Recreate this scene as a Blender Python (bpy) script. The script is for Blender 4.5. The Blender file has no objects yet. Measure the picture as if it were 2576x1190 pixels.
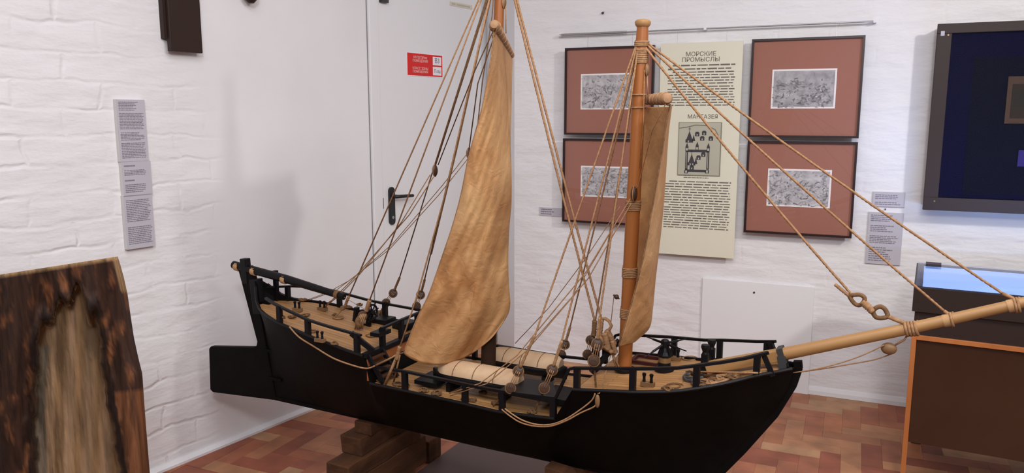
import bpy, math, random
import numpy as np
from mathutils import Vector, Matrix
random.seed(7); rng = np.random.RandomState(5)
SC = bpy.context.scene; COL = SC.collection

# ------------------------------------------------------------------ camera, world, exposure
F = 1945.0; PITCH = math.atan(305 / 1945); EYE = 1.5
cd = bpy.data.cameras.new('camera'); cam = bpy.data.objects.new('camera', cd); COL.objects.link(cam)
cd.sensor_width = 36; cd.lens = 36 * F / 2576; cd.clip_start = .05
cam.location = (0, 0, EYE); cam.rotation_euler = (math.pi / 2 - PITCH, 0, 0); SC.camera = cam
W = bpy.data.worlds.new('world'); SC.world = W; W.use_nodes = True
W.node_tree.nodes['Background'].inputs[0].default_value = (.8, .85, 1, 1)
W.node_tree.nodes['Background'].inputs[1].default_value = .15
SC.view_settings.view_transform = 'Standard'; SC.view_settings.look = 'None'
SC.view_settings.exposure = 0.1; SC.view_settings.gamma = 1; SC.view_settings.use_curve_mapping = False

def area(name, loc, target, size, power, col, sy=None, spread=math.pi):
    l = bpy.data.lights.new(name, 'AREA'); l.size = size; l.energy = power; l.color = col; l.spread = spread
    if sy: l.shape = 'RECTANGLE'; l.size_y = sy
    o = bpy.data.objects.new(name, l); COL.objects.link(o); o.location = loc
    o.rotation_euler = (Vector(target) - Vector(loc)).to_track_quat('-Z', 'Y').to_euler(); return o
area('side_spot_light', (2.9, .3, 3.10), (1.5, 4.0, 1.2), .20, 25, (1, .96, .94), spread=math.radians(120))
area('left_spot_light', (2.6, -.9, 2.80), (-.9, 3.2, 1.3), .40, 4, (1, .93, .90), spread=math.radians(100))
area('front_spot_light', (.15, -1.0, 2.95), (-.2, 3.2, 1.2), .45, 44, (.96, .96, 1))
area('ceiling_fill', (.3, 1.2, 3.12), (.3, 1.3, 0), 2.6, 60, (.98, .965, .99), 1.6)  # unseen fill lamp, added to brighten the whole room
area('rear_ceiling_fill', (-1.0, -1.4, 3.12), (-1.0, -1.3, 0), 2.5, 38, (.95, .96, 1), 1.6)  # second added fill, unseen, over the rear of the room

# ------------------------------------------------------------------ rays and frames
def ray(x, y):
    a = (x - 1288) / F; b = -(y - 595) / F
    return np.array([a, math.cos(PITCH) + b * math.sin(PITCH), -math.sin(PITCH) + b * math.cos(PITCH)])
CP = np.array([0, 0, EYE])
def aty(x, y, d): r = ray(x, y); return r * (d / r[1]) + CP
def atz(x, y, z): r = ray(x, y); return r * ((z - EYE) / r[2]) + CP
class Frame:
    """a vertical plane's own axes: X along it, Y away from the room, Z up"""
    def __init__(s, o, d):
        d = np.array(d, float); d /= np.linalg.norm(d); s.o = np.array(o, float); s.d = d; s.n = np.array([-d[1], d[0]])
        s.rz = math.atan2(d[1], d[0])
    def hit(s, x, y, off=0):
        r = ray(x, y); t = (s.n @ (s.o + s.n * off)) / (s.n @ r[:2]); p = r * t + CP
        return np.array([(p[:2] - s.o) @ s.d, off, p[2]])
    def loc(s, p): return np.array([(p[0] - s.o[0]) * s.d[0] + (p[1] - s.o[1]) * s.d[1], (p[0] - s.o[0]) * s.n[0] + (p[1] - s.o[1]) * s.n[1], p[2]])
    def world(s, p): q = s.o + s.d * p[0] + s.n * p[1]; return np.array([q[0], q[1], p[2]])
    def z(s, x, y, z): return s.loc(atz(x, y, z))
    def dep(s, x, y, d): return s.loc(aty(x, y, d))
LW = Frame((-1.042, 3.81), (.66, 1)); RW = Frame((1.865, 3.928), (1, -.439))
SH = Frame(aty(1568, 925, 2.35)[:2], (math.cos(math.radians(27.5)), -math.sin(math.radians(27.5))))
CW = Frame((1.575, 2.95), (math.cos(math.radians(28.4)), -math.sin(math.radians(28.4))))

# ------------------------------------------------------------------ materials
def mat(name, col, rough=.6, spec=.4, metal=0, noise=None, bump=None, wave=None, coat=0, stretch=None, emis=None, sss=0):
    """col base; noise=(colour2, scale, contrast); bump=(scale, strength, distance)"""
    m = bpy.data.materials.new(name); m.use_nodes = True; nt = m.node_tree; N = nt.nodes; L = nt.links
    b = N['Principled BSDF']; b.inputs['Base Color'].default_value = (*col, 1); b.inputs['Roughness'].default_value = rough
    b.inputs['Specular IOR Level'].default_value = spec; b.inputs['Metallic'].default_value = metal; b.inputs['Coat Weight'].default_value = coat
    tc = N.new('ShaderNodeTexCoord'); mp = N.new('ShaderNodeMapping'); L.new(tc.outputs['Object'], mp.inputs[0])
    if stretch: mp.inputs['Scale'].default_value = stretch
    if noise:
        n = N.new('ShaderNodeTexNoise'); n.inputs['Scale'].default_value = noise[1]; n.inputs['Detail'].default_value = 6; L.new(mp.outputs[0], n.inputs[0])
        r = N.new('ShaderNodeValToRGB'); w = noise[2]; r.color_ramp.elements[0].position = .5 - w; r.color_ramp.elements[1].position = .5 + w
        r.color_ramp.elements[0].color = (*col, 1); r.color_ramp.elements[1].color = (*noise[0], 1)
        L.new(n.outputs[0], r.inputs[0]); L.new(r.outputs[0], b.inputs['Base Color'])
    if bump:
        n2 = N.new('ShaderNodeTexNoise'); n2.inputs['Scale'].default_value = bump[0]; n2.inputs['Detail'].default_value = 5; L.new(mp.outputs[0], n2.inputs[0])
        bp = N.new('ShaderNodeBump'); bp.inputs['Strength'].default_value = bump[1]; bp.inputs['Distance'].default_value = bump[2]
        L.new(n2.outputs[0], bp.inputs['Height']); L.new(bp.outputs[0], b.inputs['Normal'])
    if emis: b.inputs['Emission Color'].default_value = (*emis[0], 1); b.inputs['Emission Strength'].default_value = emis[1]
    return m
M = {}
M['black'] = mat('black_paint', (.0035, .0028, .0026), .55, .07, noise=((.006, .0045, .004), 14, .2), bump=(30, .15, .004))
M['rail'] = mat('black_rail_paint', (.007, .006, .007), .42, .16)
M['mast'] = mat('varnished_mast_wood', (.35, .125, .030), .38, .45, noise=((.25, .075, .018), 9, .25), stretch=(1, 1, .12))
M['spar'] = mat('pale_spar_wood', (.43, .24, .095), .42, .4, noise=((.30, .155, .055), 10, .25), stretch=(.15, 1, 1))
M['yard'] = mat('yard_wood', (.40, .23, .12), .55, .3, noise=((.28, .15, .07), 20, .25))
M['darkmast'] = mat('dark_mast_foot', (.035, .018, .010), .7, .12)
M['rope'] = mat('hemp_rope', (.40, .225, .115), .9, .1, noise=((.25, .135, .066), 120, .2), bump=(300, .4, .001))
M['rope2'] = mat('hemp_rope_dark', (.22, .12, .058), .9, .1, noise=((.12, .062, .029), 90, .2), bump=(260, .5, .002))
M['wrap'] = mat('leather_wrap', (.46, .27, .13), .7, .2)
M['block'] = mat('dark_pulley_wood', (.055, .026, .014), .5, .4)
M['brownblock'] = mat('brown_pulley_wood', (.20, .105, .045), .5, .4)
M['cream'] = mat('cream_boat_cover', (.58, .41, .26), .8, .2, noise=((.44, .28, .16), 12, .2), bump=(20, .2, .004))
M['iron'] = mat('dark_iron', (.035, .034, .034), .5, .5)
M['brass'] = mat('brass_band', (.32, .2, .09), .35, .5, .6)
M['timber'] = mat('old_timber', (.115, .050, .024), .75, .12, noise=((.04, .019, .011), 12, .2), bump=(40, .6, .006), stretch=(1, .2, 1))
M['plinth'] = mat('varnished_plinth', (.13, .075, .030), .28, .5, noise=((.09, .05, .02), 3, .2), coat=.2)
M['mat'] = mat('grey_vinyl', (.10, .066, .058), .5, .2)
M['white'] = mat('white_paint', (.78, .775, .79), .55, .3, bump=(60, .05, .002))
M['door'] = mat('white_door_paint', (.80, .80, .81), .42, .4)
M['blackplastic'] = mat('black_plastic', (.012, .012, .013), .4, .5)
M['steel'] = mat('steel', (.45, .45, .46), .35, .5, .8)
M['red'] = mat('red_sign', (.68, .02, .018), .45, .4)
M['signwhite'] = mat('sign_white', (.86, .84, .86), .5, .3)
M['pink'] = mat('sign_lettering', (.86, .55, .53), .5, .3)
M['ink'] = mat('blue_ink', (.16, .17, .22), .6, .2)
M['card'] = mat('label_card', (.50, .48, .53), .6, .3)
M['cardside'] = mat('label_foam_edge', (.68, .66, .64), .7, .2)
M['cardtext'] = mat('label_text', (.22, .20, .24), .7, .2)
M['tag'] = mat('cream_tag', (.66, .62, .5), .6, .3)
M['brownbox'] = mat('dark_brown_box', (.026, .012, .008), .5, .3)
M['frame'] = mat('dark_frame_wood', (.022, .008, .008), .35, .5)
M['mount'] = mat('brick_red_mount', (.34, .145, .105), .75, .2)
M['paper'] = mat('print_paper', (.84, .80, .79), .7, .2)
M['etchdark'] = mat('print_ink', (.06, .055, .06), .7, .2)
M['poster'] = mat('cream_poster', (.72, .69, .55), .6, .3)
M['postertext'] = mat('poster_text', (.16, .14, .12), .7, .2)
M['mapback'] = mat('map_paper', (.47, .46, .36), .6, .3, noise=((.42, .40, .31), 6, .3))
M['mapedge'] = mat('map_edge', (.22, .21, .15), .6, .3)
M['casewood'] = mat('case_brown', (.034, .020, .017), .5, .3)
M['navy'] = mat('navy_backboard', (.002, .003, .026), .6, .1)
M['bluegrey'] = mat('blue_grey_panel', (.004, .006, .013), .6, .1)
M['gold'] = mat('gilded_page', (.10, .052, .016), .6, .2, noise=((.05, .055, .02), 10, .2))
M['goldrim'] = mat('gilded_rim', (.17, .095, .028), .5, .3)
M['violet'] = mat('violet_card', (.07, .045, .18), .5, .3)
M['orange'] = mat('orange_wood', (.46, .16, .045), .45, .4, noise=((.36, .115, .03), 12, .2), stretch=(1, 1, .2))
M['casepanel'] = mat('brown_panel', (.042, .017, .007), .3, .5, noise=((.035, .011, .004), 4, .2))
M['case_dark'] = mat('dark_case_wood', (.026, .015, .012), .4, .4)
M['paleblue'] = mat('pale_case_lining', (.62, .68, .82), .5, .3)
M['liningglow'] = mat('blue_lining_glow', (.5, .6, .8), .5, .3, emis=((.27, .47, 1), .75))  # lamplight on the case lining put into the material as emission
M['redpaint'] = mat('dark_red_paint', (.05, .008, .008), .5, .3)

def glass(name, tint=(1, 1, 1), rough=.0, gl=.8):
    m = bpy.data.materials.new(name); m.use_nodes = True; N = m.node_tree.nodes; L = m.node_tree.links
    N.remove(N['Principled BSDF']); t = N.new('ShaderNodeBsdfTransparent'); t.inputs[0].default_value = (*tint, 1)
    g = N.new('ShaderNodeBsdfGlossy'); g.inputs['Roughness'].default_value = rough; g.inputs[0].default_value = (gl, gl, gl * 1.05, 1)
    f = N.new('ShaderNodeFresnel'); f.inputs[0].default_value = 1.45
    x = N.new('ShaderNodeMixShader')
    ge = N.new('ShaderNodeNewGeometry'); iv = N.new('ShaderNodeMath'); iv.operation = 'SUBTRACT'; iv.inputs[0].default_value = 1; L.new(ge.outputs['Backfacing'], iv.inputs[1])
    ml = N.new('ShaderNodeMath'); ml.operation = 'MULTIPLY'; L.new(f.outputs[0], ml.inputs[0]); L.new(iv.outputs[0], ml.inputs[1]); L.new(ml.outputs[0], x.inputs[0]); L.new(t.outputs[0], x.inputs[1]); L.new(g.outputs[0], x.inputs[2])
    L.new(x.outputs[0], N['Material Output'].inputs[0]); return m
M['glass'] = glass('picture_glass'); M['darkglass'] = glass('hanging_case_glass', (.8, .8, .9), 0, .45); M['caseglass'] = glass('case_glass', (.9, .93, 1))

def plank_mat(name, c1, c2, c3, width):
    m = bpy.data.materials.new(name); m.use_nodes = True; N = m.node_tree.nodes; L = m.node_tree.links; b = N['Principled BSDF']
    tc = N.new('ShaderNodeTexCoord'); mp = N.new('ShaderNodeMapping'); L.new(tc.outputs['Object'], mp.inputs[0])
    br = N.new('ShaderNodeTexBrick'); br.inputs['Scale'].default_value = 1; br.inputs['Brick Width'].default_value = .42; br.inputs['Row Height'].default_value = width
    br.inputs['Mortar Size'].default_value = .0011; br.inputs['Color1'].default_value = (*c1, 1); br.inputs['Color2'].default_value = (*c2, 1); br.inputs['Mortar'].default_value = (*c3, 1)
    L.new(mp.outputs[0], br.inputs[0]); n = N.new('ShaderNodeTexNoise'); n.inputs['Scale'].default_value = 18; n.inputs['Detail'].default_value = 5
    mp2 = N.new('ShaderNodeMapping'); mp2.inputs['Scale'].default_value = (.2, 2, 1); L.new(tc.outputs['Object'], mp2.inputs[0]); L.new(mp2.outputs[0], n.inputs[0])
    mx = N.new('ShaderNodeMixRGB'); mx.blend_type = 'MULTIPLY'; mx.inputs[0].default_value = .5
    r = N.new('ShaderNodeValToRGB'); r.color_ramp.elements[0].position = .3; r.color_ramp.elements[0].color = (.55, .5, .45, 1); r.color_ramp.elements[1].position = .65
    L.new(n.outputs[0], r.inputs[0]); L.new(br.outputs[0], mx.inputs[1]); L.new(r.outputs[0], mx.inputs[2]); L.new(mx.outputs[0], b.inputs['Base Color'])
    b.inputs['Roughness'].default_value = .5; return m
M['deck'] = plank_mat('deck_planks', (.46, .25, .095), (.40, .205, .075), (.2, .1, .04), .021)

def sail_mat():
    m = bpy.data.materials.new('parchment_sail'); m.use_nodes = True; N = m.node_tree.nodes; L = m.node_tree.links; b = N['Principled BSDF']
    tc = N.new('ShaderNodeTexCoord'); n = N.new('ShaderNodeTexNoise'); n.inputs['Scale'].default_value = 4.5; n.inputs['Detail'].default_value = 8; n.inputs['Roughness'].default_value = .6
    n.inputs['Distortion'].default_value = .6
    L.new(tc.outputs['Object'], n.inputs[0]); r = N.new('ShaderNodeValToRGB'); e = r.color_ramp.elements
    e[0].position = .32; e[0].color = (.42, .185, .06, 1); e[1].position = .68; e[1].color = (.62, .37, .165, 1)
    L.new(n.outputs[0], r.inputs[0]); L.new(r.outputs[0], b.inputs['Base Color'])
    n2 = N.new('ShaderNodeTexNoise'); n2.inputs['Scale'].default_value = 26; n2.inputs['Detail'].default_value = 6; n2.inputs['Distortion'].default_value = 1.2; L.new(tc.outputs['Object'], n2.inputs[0])
    bp = N.new('ShaderNodeBump'); bp.inputs['Strength'].default_value = .6; bp.inputs['Distance'].default_value = .006; L.new(n2.outputs[0], bp.inputs['Height'])
    L.new(bp.outputs[0], b.inputs['Normal']); b.inputs['Roughness'].default_value = .62
    t = N.new('ShaderNodeBsdfTranslucent'); L.new(r.outputs[0], t.inputs[0]); mx = N.new('ShaderNodeMixShader'); mx.inputs[0].default_value = .12
    L.new(b.outputs[0], mx.inputs[1]); L.new(t.outputs[0], mx.inputs[2]); L.new(mx.outputs[0], N['Material Output'].inputs[0]); return m
M['sail'] = sail_mat()

def wall_mat(name, brick_to, s_big, amp=1.0, base=0.0):
    """white-washed masonry: big lime-washed bricks fading into plaster past local x = brick_to"""
    m = bpy.data.materials.new(name); m.use_nodes = True; N = m.node_tree.nodes; L = m.node_tree.links; b = N['Principled BSDF']
    tc = N.new('ShaderNodeTexCoord'); sep = N.new('ShaderNodeSeparateXYZ'); L.new(tc.outputs['Object'], sep.inputs[0])
    cmb = N.new('ShaderNodeCombineXYZ'); L.new(sep.outputs[0], cmb.inputs[0]); L.new(sep.outputs[2], cmb.inputs[1])
    nd = N.new('ShaderNodeTexNoise'); nd.inputs['Scale'].default_value = 5; nd.inputs['Detail'].default_value = 3; L.new(tc.outputs['Object'], nd.inputs[0])
    sc = N.new('ShaderNodeVectorMath'); sc.operation = 'MULTIPLY_ADD'; sc.inputs[1].default_value = (.12, .075, 0); L.new(nd.outputs['Color'], sc.inputs[0]); L.new(cmb.outputs[0], sc.inputs[2])
    br = N.new('ShaderNodeTexBrick'); br.inputs['Scale'].default_value = 1; br.inputs['Brick Width'].default_value = .30; br.inputs['Row Height'].default_value = .104
    br.inputs['Mortar Size'].default_value = .013; br.inputs['Mortar Smooth'].default_value = 1; br.inputs['Color1'].default_value = (1, 1, 1, 1); br.inputs['Color2'].default_value = (.82, .82, .82, 1); br.inputs['Mortar'].default_value = (.35, .35, .35, 1)
    L.new(sc.outputs[0], br.inputs[0])
    big = N.new('ShaderNodeTexNoise'); big.inputs['Scale'].default_value = 3.2; big.inputs['Detail'].default_value = 4; L.new(tc.outputs['Object'], big.inputs[0])
    gate = N.new('ShaderNodeMapRange'); gate.inputs[1].default_value = .42; gate.inputs[2].default_value = .66; gate.inputs[4].default_value = amp; gate.inputs[3].default_value = base; L.new(big.outputs[0], gate.inputs[0])
    mask = N.new('ShaderNodeMapRange'); mask.interpolation_type = 'SMOOTHSTEP'; mask.inputs[1].default_value = brick_to - .18; mask.inputs[2].default_value = brick_to + .12
    mask.inputs[3].default_value = 1; mask.inputs[4].default_value = .04; L.new(sep.outputs[0], mask.inputs[0])
    mul = N.new('ShaderNodeMath'); mul.operation = 'MULTIPLY'; L.new(gate.outputs[0], mul.inputs[0]); L.new(mask.outputs[0], mul.inputs[1])
    inv = N.new('ShaderNodeMath'); inv.operation = 'SUBTRACT'; inv.inputs[1].default_value = 1; L.new(br.outputs[0], inv.inputs[0])
    h1 = N.new('ShaderNodeMath'); h1.operation = 'MULTIPLY'; L.new(inv.outputs[0], h1.inputs[0]); L.new(mul.outputs[0], h1.inputs[1])
    mp = N.new('ShaderNodeMapping'); mp.inputs['Scale'].default_value = (1, 1, 2.4); L.new(tc.outputs['Object'], mp.inputs[0])
    n3 = N.new('ShaderNodeTexNoise'); n3.inputs['Scale'].default_value = 4.5; n3.inputs['Detail'].default_value = 4; L.new(mp.outputs[0], n3.inputs[0])
    h3 = N.new('ShaderNodeMath'); h3.operation = 'MULTIPLY'; h3.inputs[1].default_value = s_big; L.new(n3.outputs[0], h3.inputs[0])
    h4 = N.new('ShaderNodeMath'); h4.operation = 'MULTIPLY'; L.new(h3.outputs[0], h4.inputs[0]); L.new(mask.outputs[0], h4.inputs[1])
    add = N.new('ShaderNodeMath'); add.operation = 'ADD'; L.new(h1.outputs[0], add.inputs[0]); L.new(h4.outputs[0], add.inputs[1])
    bp = N.new('ShaderNodeBump'); bp.inputs['Strength'].default_value = 1; bp.inputs['Distance'].default_value = .012; L.new(add.outputs[0], bp.inputs['Height']); L.new(bp.outputs[0], b.inputs['Normal'])
    n5 = N.new('ShaderNodeTexNoise'); n5.inputs['Scale'].default_value = 1.6; n5.inputs['Detail'].default_value = 5; L.new(tc.outputs['Object'], n5.inputs[0])
    r = N.new('ShaderNodeValToRGB'); r.color_ramp.elements[0].position = .3; r.color_ramp.elements[1].position = .7
    r.color_ramp.elements[0].color = (.76, .745, .75, 1); r.color_ramp.elements[1].color = (.82, .81, .82, 1); L.new(n5.outputs[0], r.inputs[0]); L.new(r.outputs[0], b.inputs['Base Color'])
    b.inputs['Roughness'].default_value = .62; b.inputs['Specular IOR Level'].default_value = .3; return m

def attr_mat(name, attr, rough, bump=None, spec=.4, noise=.3, nscale=8, stretch=None):
    m = bpy.data.materials.new(name); m.use_nodes = True; N = m.node_tree.nodes; L = m.node_tree.links; b = N['Principled BSDF']
    a = N.new('ShaderNodeVertexColor'); a.layer_name = attr
    tc = N.new('ShaderNodeTexCoord'); mp = N.new('ShaderNodeMapping'); L.new(tc.outputs['Object'], mp.inputs[0])
    if stretch: mp.inputs['Scale'].default_value = stretch
    n = N.new('ShaderNodeTexNoise'); n.inputs['Scale'].default_value = nscale; n.inputs['Detail'].default_value = 7; L.new(mp.outputs[0], n.inputs[0])
    r = N.new('ShaderNodeValToRGB'); r.color_ramp.elements[0].position = .35; r.color_ramp.elements[1].position = .65
    v = 1 - noise; r.color_ramp.elements[0].color = (v, v, v, 1); r.color_ramp.elements[1].color = (1, 1, 1, 1); L.new(n.outputs[0], r.inputs[0])
    mx = N.new('ShaderNodeMixRGB'); mx.blend_type = 'MULTIPLY'; mx.inputs[0].default_value = 1; L.new(a.outputs[0], mx.inputs[1]); L.new(r.outputs[0], mx.inputs[2]); L.new(mx.outputs[0], b.inputs['Base Color'])
    b.inputs['Roughness'].default_value = rough; b.inputs['Specular IOR Level'].default_value = spec
    if bump:
        bp = N.new('ShaderNodeBump'); bp.inputs['Strength'].default_value = bump[0]; bp.inputs['Distance'].default_value = bump[1]; L.new(n.outputs[0], bp.inputs['Height']); L.new(bp.outputs[0], b.inputs['Normal'])
    return m

# ------------------------------------------------------------------ mesh builder
class MB:
    def __init__(s): s.v = []; s.f = []; s.c = []
    def add(s, vs, fs):
        k = len(s.v); s.v += [tuple(map(float, p)) for p in vs]; s.f += [tuple(i + k for i in f) for f in fs]; return s
    def box(s, lo, hi):
        (a, b, c), (d, e, f) = lo, hi
        return s.add([(a, b, c), (d, b, c), (d, e, c), (a, e, c), (a, b, f), (d, b, f), (d, e, f), (a, e, f)],
                     [(0, 3, 2, 1), (4, 5, 6, 7), (0, 1, 5, 4), (1, 2, 6, 5), (2, 3, 7, 6), (3, 0, 4, 7)])
    def bar(s, p, q, w, h=None, up=(0, 0, 1)):
        """square bar between two points"""
        p = np.array(p, float); q = np.array(q, float); h = h or w; d = q - p; d /= np.linalg.norm(d); u = np.array(up, float)
        if abs(d @ u) > .95: u = np.array([1., 0, 0])
        a = np.cross(d, u); a /= np.linalg.norm(a); b = np.cross(a, d); vs = []
        for e in (p, q):
            for i, j in ((-1, -1), (1, -1), (1, 1), (-1, 1)): vs.append(e + a * i * w / 2 + b * j * h / 2)
        return s.add(vs, [(0, 1, 2, 3), (7, 6, 5, 4), (0, 4, 5, 1), (1, 5, 6, 2), (2, 6, 7, 3), (3, 7, 4, 0)])
    def tube(s, pts, r, n=8, cap=True, twist=0, closed=False):
        """round tube through points; r number or list; twist = strands per metre gives a laid rope"""
        P = [np.array(p, float) for p in pts]; m = len(P)
        R = [r] * m if np.isscalar(r) else list(r)
        if twist and not closed:
            Q = [P[0]]; RR = [R[0]]
            for i in range(m - 1):
                L = np.linalg.norm(P[i + 1] - P[i]); k = max(1, int(L * twist * 2.2))
                for j in range(1, k + 1): Q.append(P[i] + (P[i + 1] - P[i]) * j / k); RR.append(R[i] + (R[i + 1] - R[i]) * j / k)
            P, R, m = Q, RR, len(Q)
        vs = []; fs = []; a = None; dist = 0
        for i in range(m):
            if closed: d = P[(i + 1) % m] - P[i - 1]
            else: d = P[min(i + 1, m - 1)] - P[max(i - 1, 0)]
            d = d / (np.linalg.norm(d) + 1e-12)
            if a is None:
                u = np.array([0, 0, 1.]) if abs(d[2]) < .9 else np.array([1., 0, 0]); a = np.cross(d, u)
            a = a - d * (a @ d); a /= np.linalg.norm(a) + 1e-12; b = np.cross(d, a)
            if i: dist += np.linalg.norm(P[i] - P[i - 1])
            for k in range(n):
                t = 2 * math.pi * k / n; rr = R[i]
                if twist: rr *= 1 + .2 * math.cos(3 * (t - dist * twist * 2 * math.pi / 3))
                vs.append(P[i] + (a * math.cos(t) + b * math.sin(t)) * rr)
        for i in range(m if closed else m - 1):
            j = (i + 1) % m
            for k in range(n): fs.append((i * n + k, i * n + (k + 1) % n, j * n + (k + 1) % n, j * n + k))
        if cap and not closed: fs += [tuple(range(n - 1, -1, -1)), tuple((m - 1) * n + k for k in range(n))]
        return s.add(vs, fs)
    def lathe(s, prof, o=(0, 0, 0), axis=(0, 0, 1), n=20):
        o = np.array(o, float); d = np.array(axis, float); d /= np.linalg.norm(d)
        u = np.array([0, 0, 1.]) if abs(d[2]) < .9 else np.array([1., 0, 0]); a = np.cross(d, u); a /= np.linalg.norm(a); b = np.cross(d, a); vs = []; fs = []
        for (r, h) in prof:
            for k in range(n): t = 2 * math.pi * k / n; vs.append(o + d * h + (a * math.cos(t) + b * math.sin(t)) * r)
        for i in range(len(prof) - 1):
            for k in range(n): fs.append((i * n + k, i * n + (k + 1) % n, (i + 1) * n + (k + 1) % n, (i + 1) * n + k))
        fs += [tuple(range(n - 1, -1, -1)), tuple((len(prof) - 1) * n + k for k in range(n))]
        return s.add(vs, fs)
    def prism(s, poly, y0, y1, ax='y'):
        """polygon in x,z (ax y) or x,y (ax z) extruded"""
        n = len(poly); f = (lambda p, y: (p[0], y, p[1])) if ax == 'y' else (lambda p, y: (p[0], p[1], y))
        vs = [f(p, y0) for p in poly] + [f(p, y1) for p in poly]
        return s.add(vs, [tuple(range(n)), tuple(range(2 * n - 1, n - 1, -1))] + [(i, i + n, (i + 1) % n + n, (i + 1) % n) for i in range(n)])
    def ball(s, c, r, n=12, sq=(1, 1, 1)):
        prof = [(max(1e-4, math.sin(math.pi * i / 8)), -math.cos(math.pi * i / 8)) for i in range(9)]; k = len(s.v); s.lathe([(a * r, b * r) for a, b in prof], (0, 0, 0), (0, 0, 1), n)
        for i in range(k, len(s.v)): v = s.v[i]; s.v[i] = (v[0] * sq[0] + c[0], v[1] * sq[1] + c[1], v[2] * sq[2] + c[2])
        return s
    def grid(s, G):
        n = len(G); m = len(G[0]); return s.add([p for r in G for p in r], [(i * m + j, i * m + j + 1, (i + 1) * m + j + 1, (i + 1) * m + j) for i in range(n - 1) for j in range(m - 1)])
    def build(s, name, m, parent=None, smooth=False, bevel=0, solid=0, label=None):
        me = bpy.data.meshes.new(name); me.from_pydata(s.v, [], s.f); me.validate()
        if smooth:
            for p in me.polygons: p.use_smooth = True
            if smooth != 'all': me.set_sharp_from_angle(angle=math.radians(38))
        me.materials.append(M[m] if isinstance(m, str) else m)
        o = bpy.data.objects.new(name, me); COL.objects.link(o)
        if parent: o.parent = parent
        if bevel: b = o.modifiers.new('bevel', 'BEVEL'); b.width = bevel; b.segments = 2; b.limit_method = 'ANGLE'
        if solid: q = o.modifiers.new('solid', 'SOLIDIFY'); q.thickness = solid; q.offset = 0
        if label: o['label'] = label
        return o
def tag(o, label=None, cat=None, group=None, kind=None):
    if label: o['label'] = label
    if cat: o['category'] = cat
    if group: o['group'] = group
    if kind: o['kind'] = kind
    return o
def thing(name, loc, rz, label, cat, group=None):
    o = bpy.data.objects.new(name, None); COL.objects.link(o); o.location = loc; o.rotation_euler = (0, 0, rz); return tag(o, label, cat, group)
def on(frame, x=0, z=0, y=0):
    w = frame.world((x, y, z)); return tuple(w)
def text_mesh(name, body, size, m, parent, loc, align='CENTER', bold=0, rot=(math.pi / 2, 0, 0), sx=1, label=None):
    c = bpy.data.curves.new(name, 'FONT'); c.body = body; c.size = size; c.align_x = align; c.extrude = .0004; c.offset = bold; c.space_line = .9
    t = bpy.data.objects.new(name, c); COL.objects.link(t); bpy.context.view_layer.update()
    me = bpy.data.meshes.new_from_object(t.evaluated_get(bpy.context.evaluated_depsgraph_get())); bpy.data.objects.remove(t); bpy.data.curves.remove(c)
    R = Matrix.Translation(loc) @ Matrix.Rotation(rot[0], 4, 'X') @ Matrix.Diagonal((sx, 1, 1, 1)); me.transform(R); me.materials.clear(); me.materials.append(M[m])
    o = bpy.data.objects.new(name, me); COL.objects.link(o); o.parent = parent
    if label: o['label'] = label
    return o
def text_lines(mb, x0, x1, ztop, zbot, n, y, rag=.0, th=.45, words=True, indent=()):
    """rows of small word-length strokes: writing too small to read"""
    dz = (ztop - zbot) / n
    for i in range(n):
        z = ztop - dz * (i + .5); x = x0 + (.07 * (x1 - x0) if i in indent else 0); xe = x1 - (random.random() * rag * (x1 - x0))
        while x < xe - .002:
            w = min((x1 - x0) * random.uniform(.05, .16), xe - x); h = dz * th * random.uniform(.8, 1.1) / 2
            mb.box((x, y - .0004, z - h), (x + w, y, z + h)); x += w + (x1 - x0) * .018
            if not words: x -= (x1 - x0) * .016

# ================================================================== THE ROOM
CEIL = 3.2
def wallobj(name, fr, x0, x1, m, th=.15, z0=0, z1=CEIL):
    w = fr.world((0, 0, 0)); mb = MB()
    mb.box((x0, 0, z0), (x1, th, z1)); o = mb.build(name, m); o.location = tuple(w); o.rotation_euler = (0, 0, fr.rz); return tag(o, kind='structure')
sb = LW.hit(530, 500)[0]; sdl = LW.hit(957, 400)[0]; sfl = LW.hit(932, 400)[0]; send = LW.hit(1222, 300)[0]
wallobj('wall_left', LW, -9, send + .05, wall_mat('limewashed_brick', sb, 1.1, .52, .08))
rc = RW.hit(1294, 500)[0]
wm = wall_mat('limewashed_wall', 99, 1.3, .16, .0)
wallobj('wall_back', RW, rc, 4.3, wm, .3)
# return of the back wall beside the door
a = LW.world((send, 0, 0)); b_ = RW.world((rc, 0, 0)); RT = Frame(a[:2], b_[:2] - a[:2]); L_ = np.linalg.norm(b_ - a)
wallobj('wall_return', RT, -.05, L_, M['white'], .12)
wallobj('wall_right', Frame((5.7, 2.4), (0, -1)), -1.0, 6.2, M['white'])
wallobj('wall_front', Frame((5.8, -3.2), (-1, 0)), -.2, 12.2, M['white'])
tag(MB().box((-6.5, -3.3, CEIL), (5.9, 6, CEIL + .1)).build('ceiling', 'white'), kind='structure')

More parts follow.
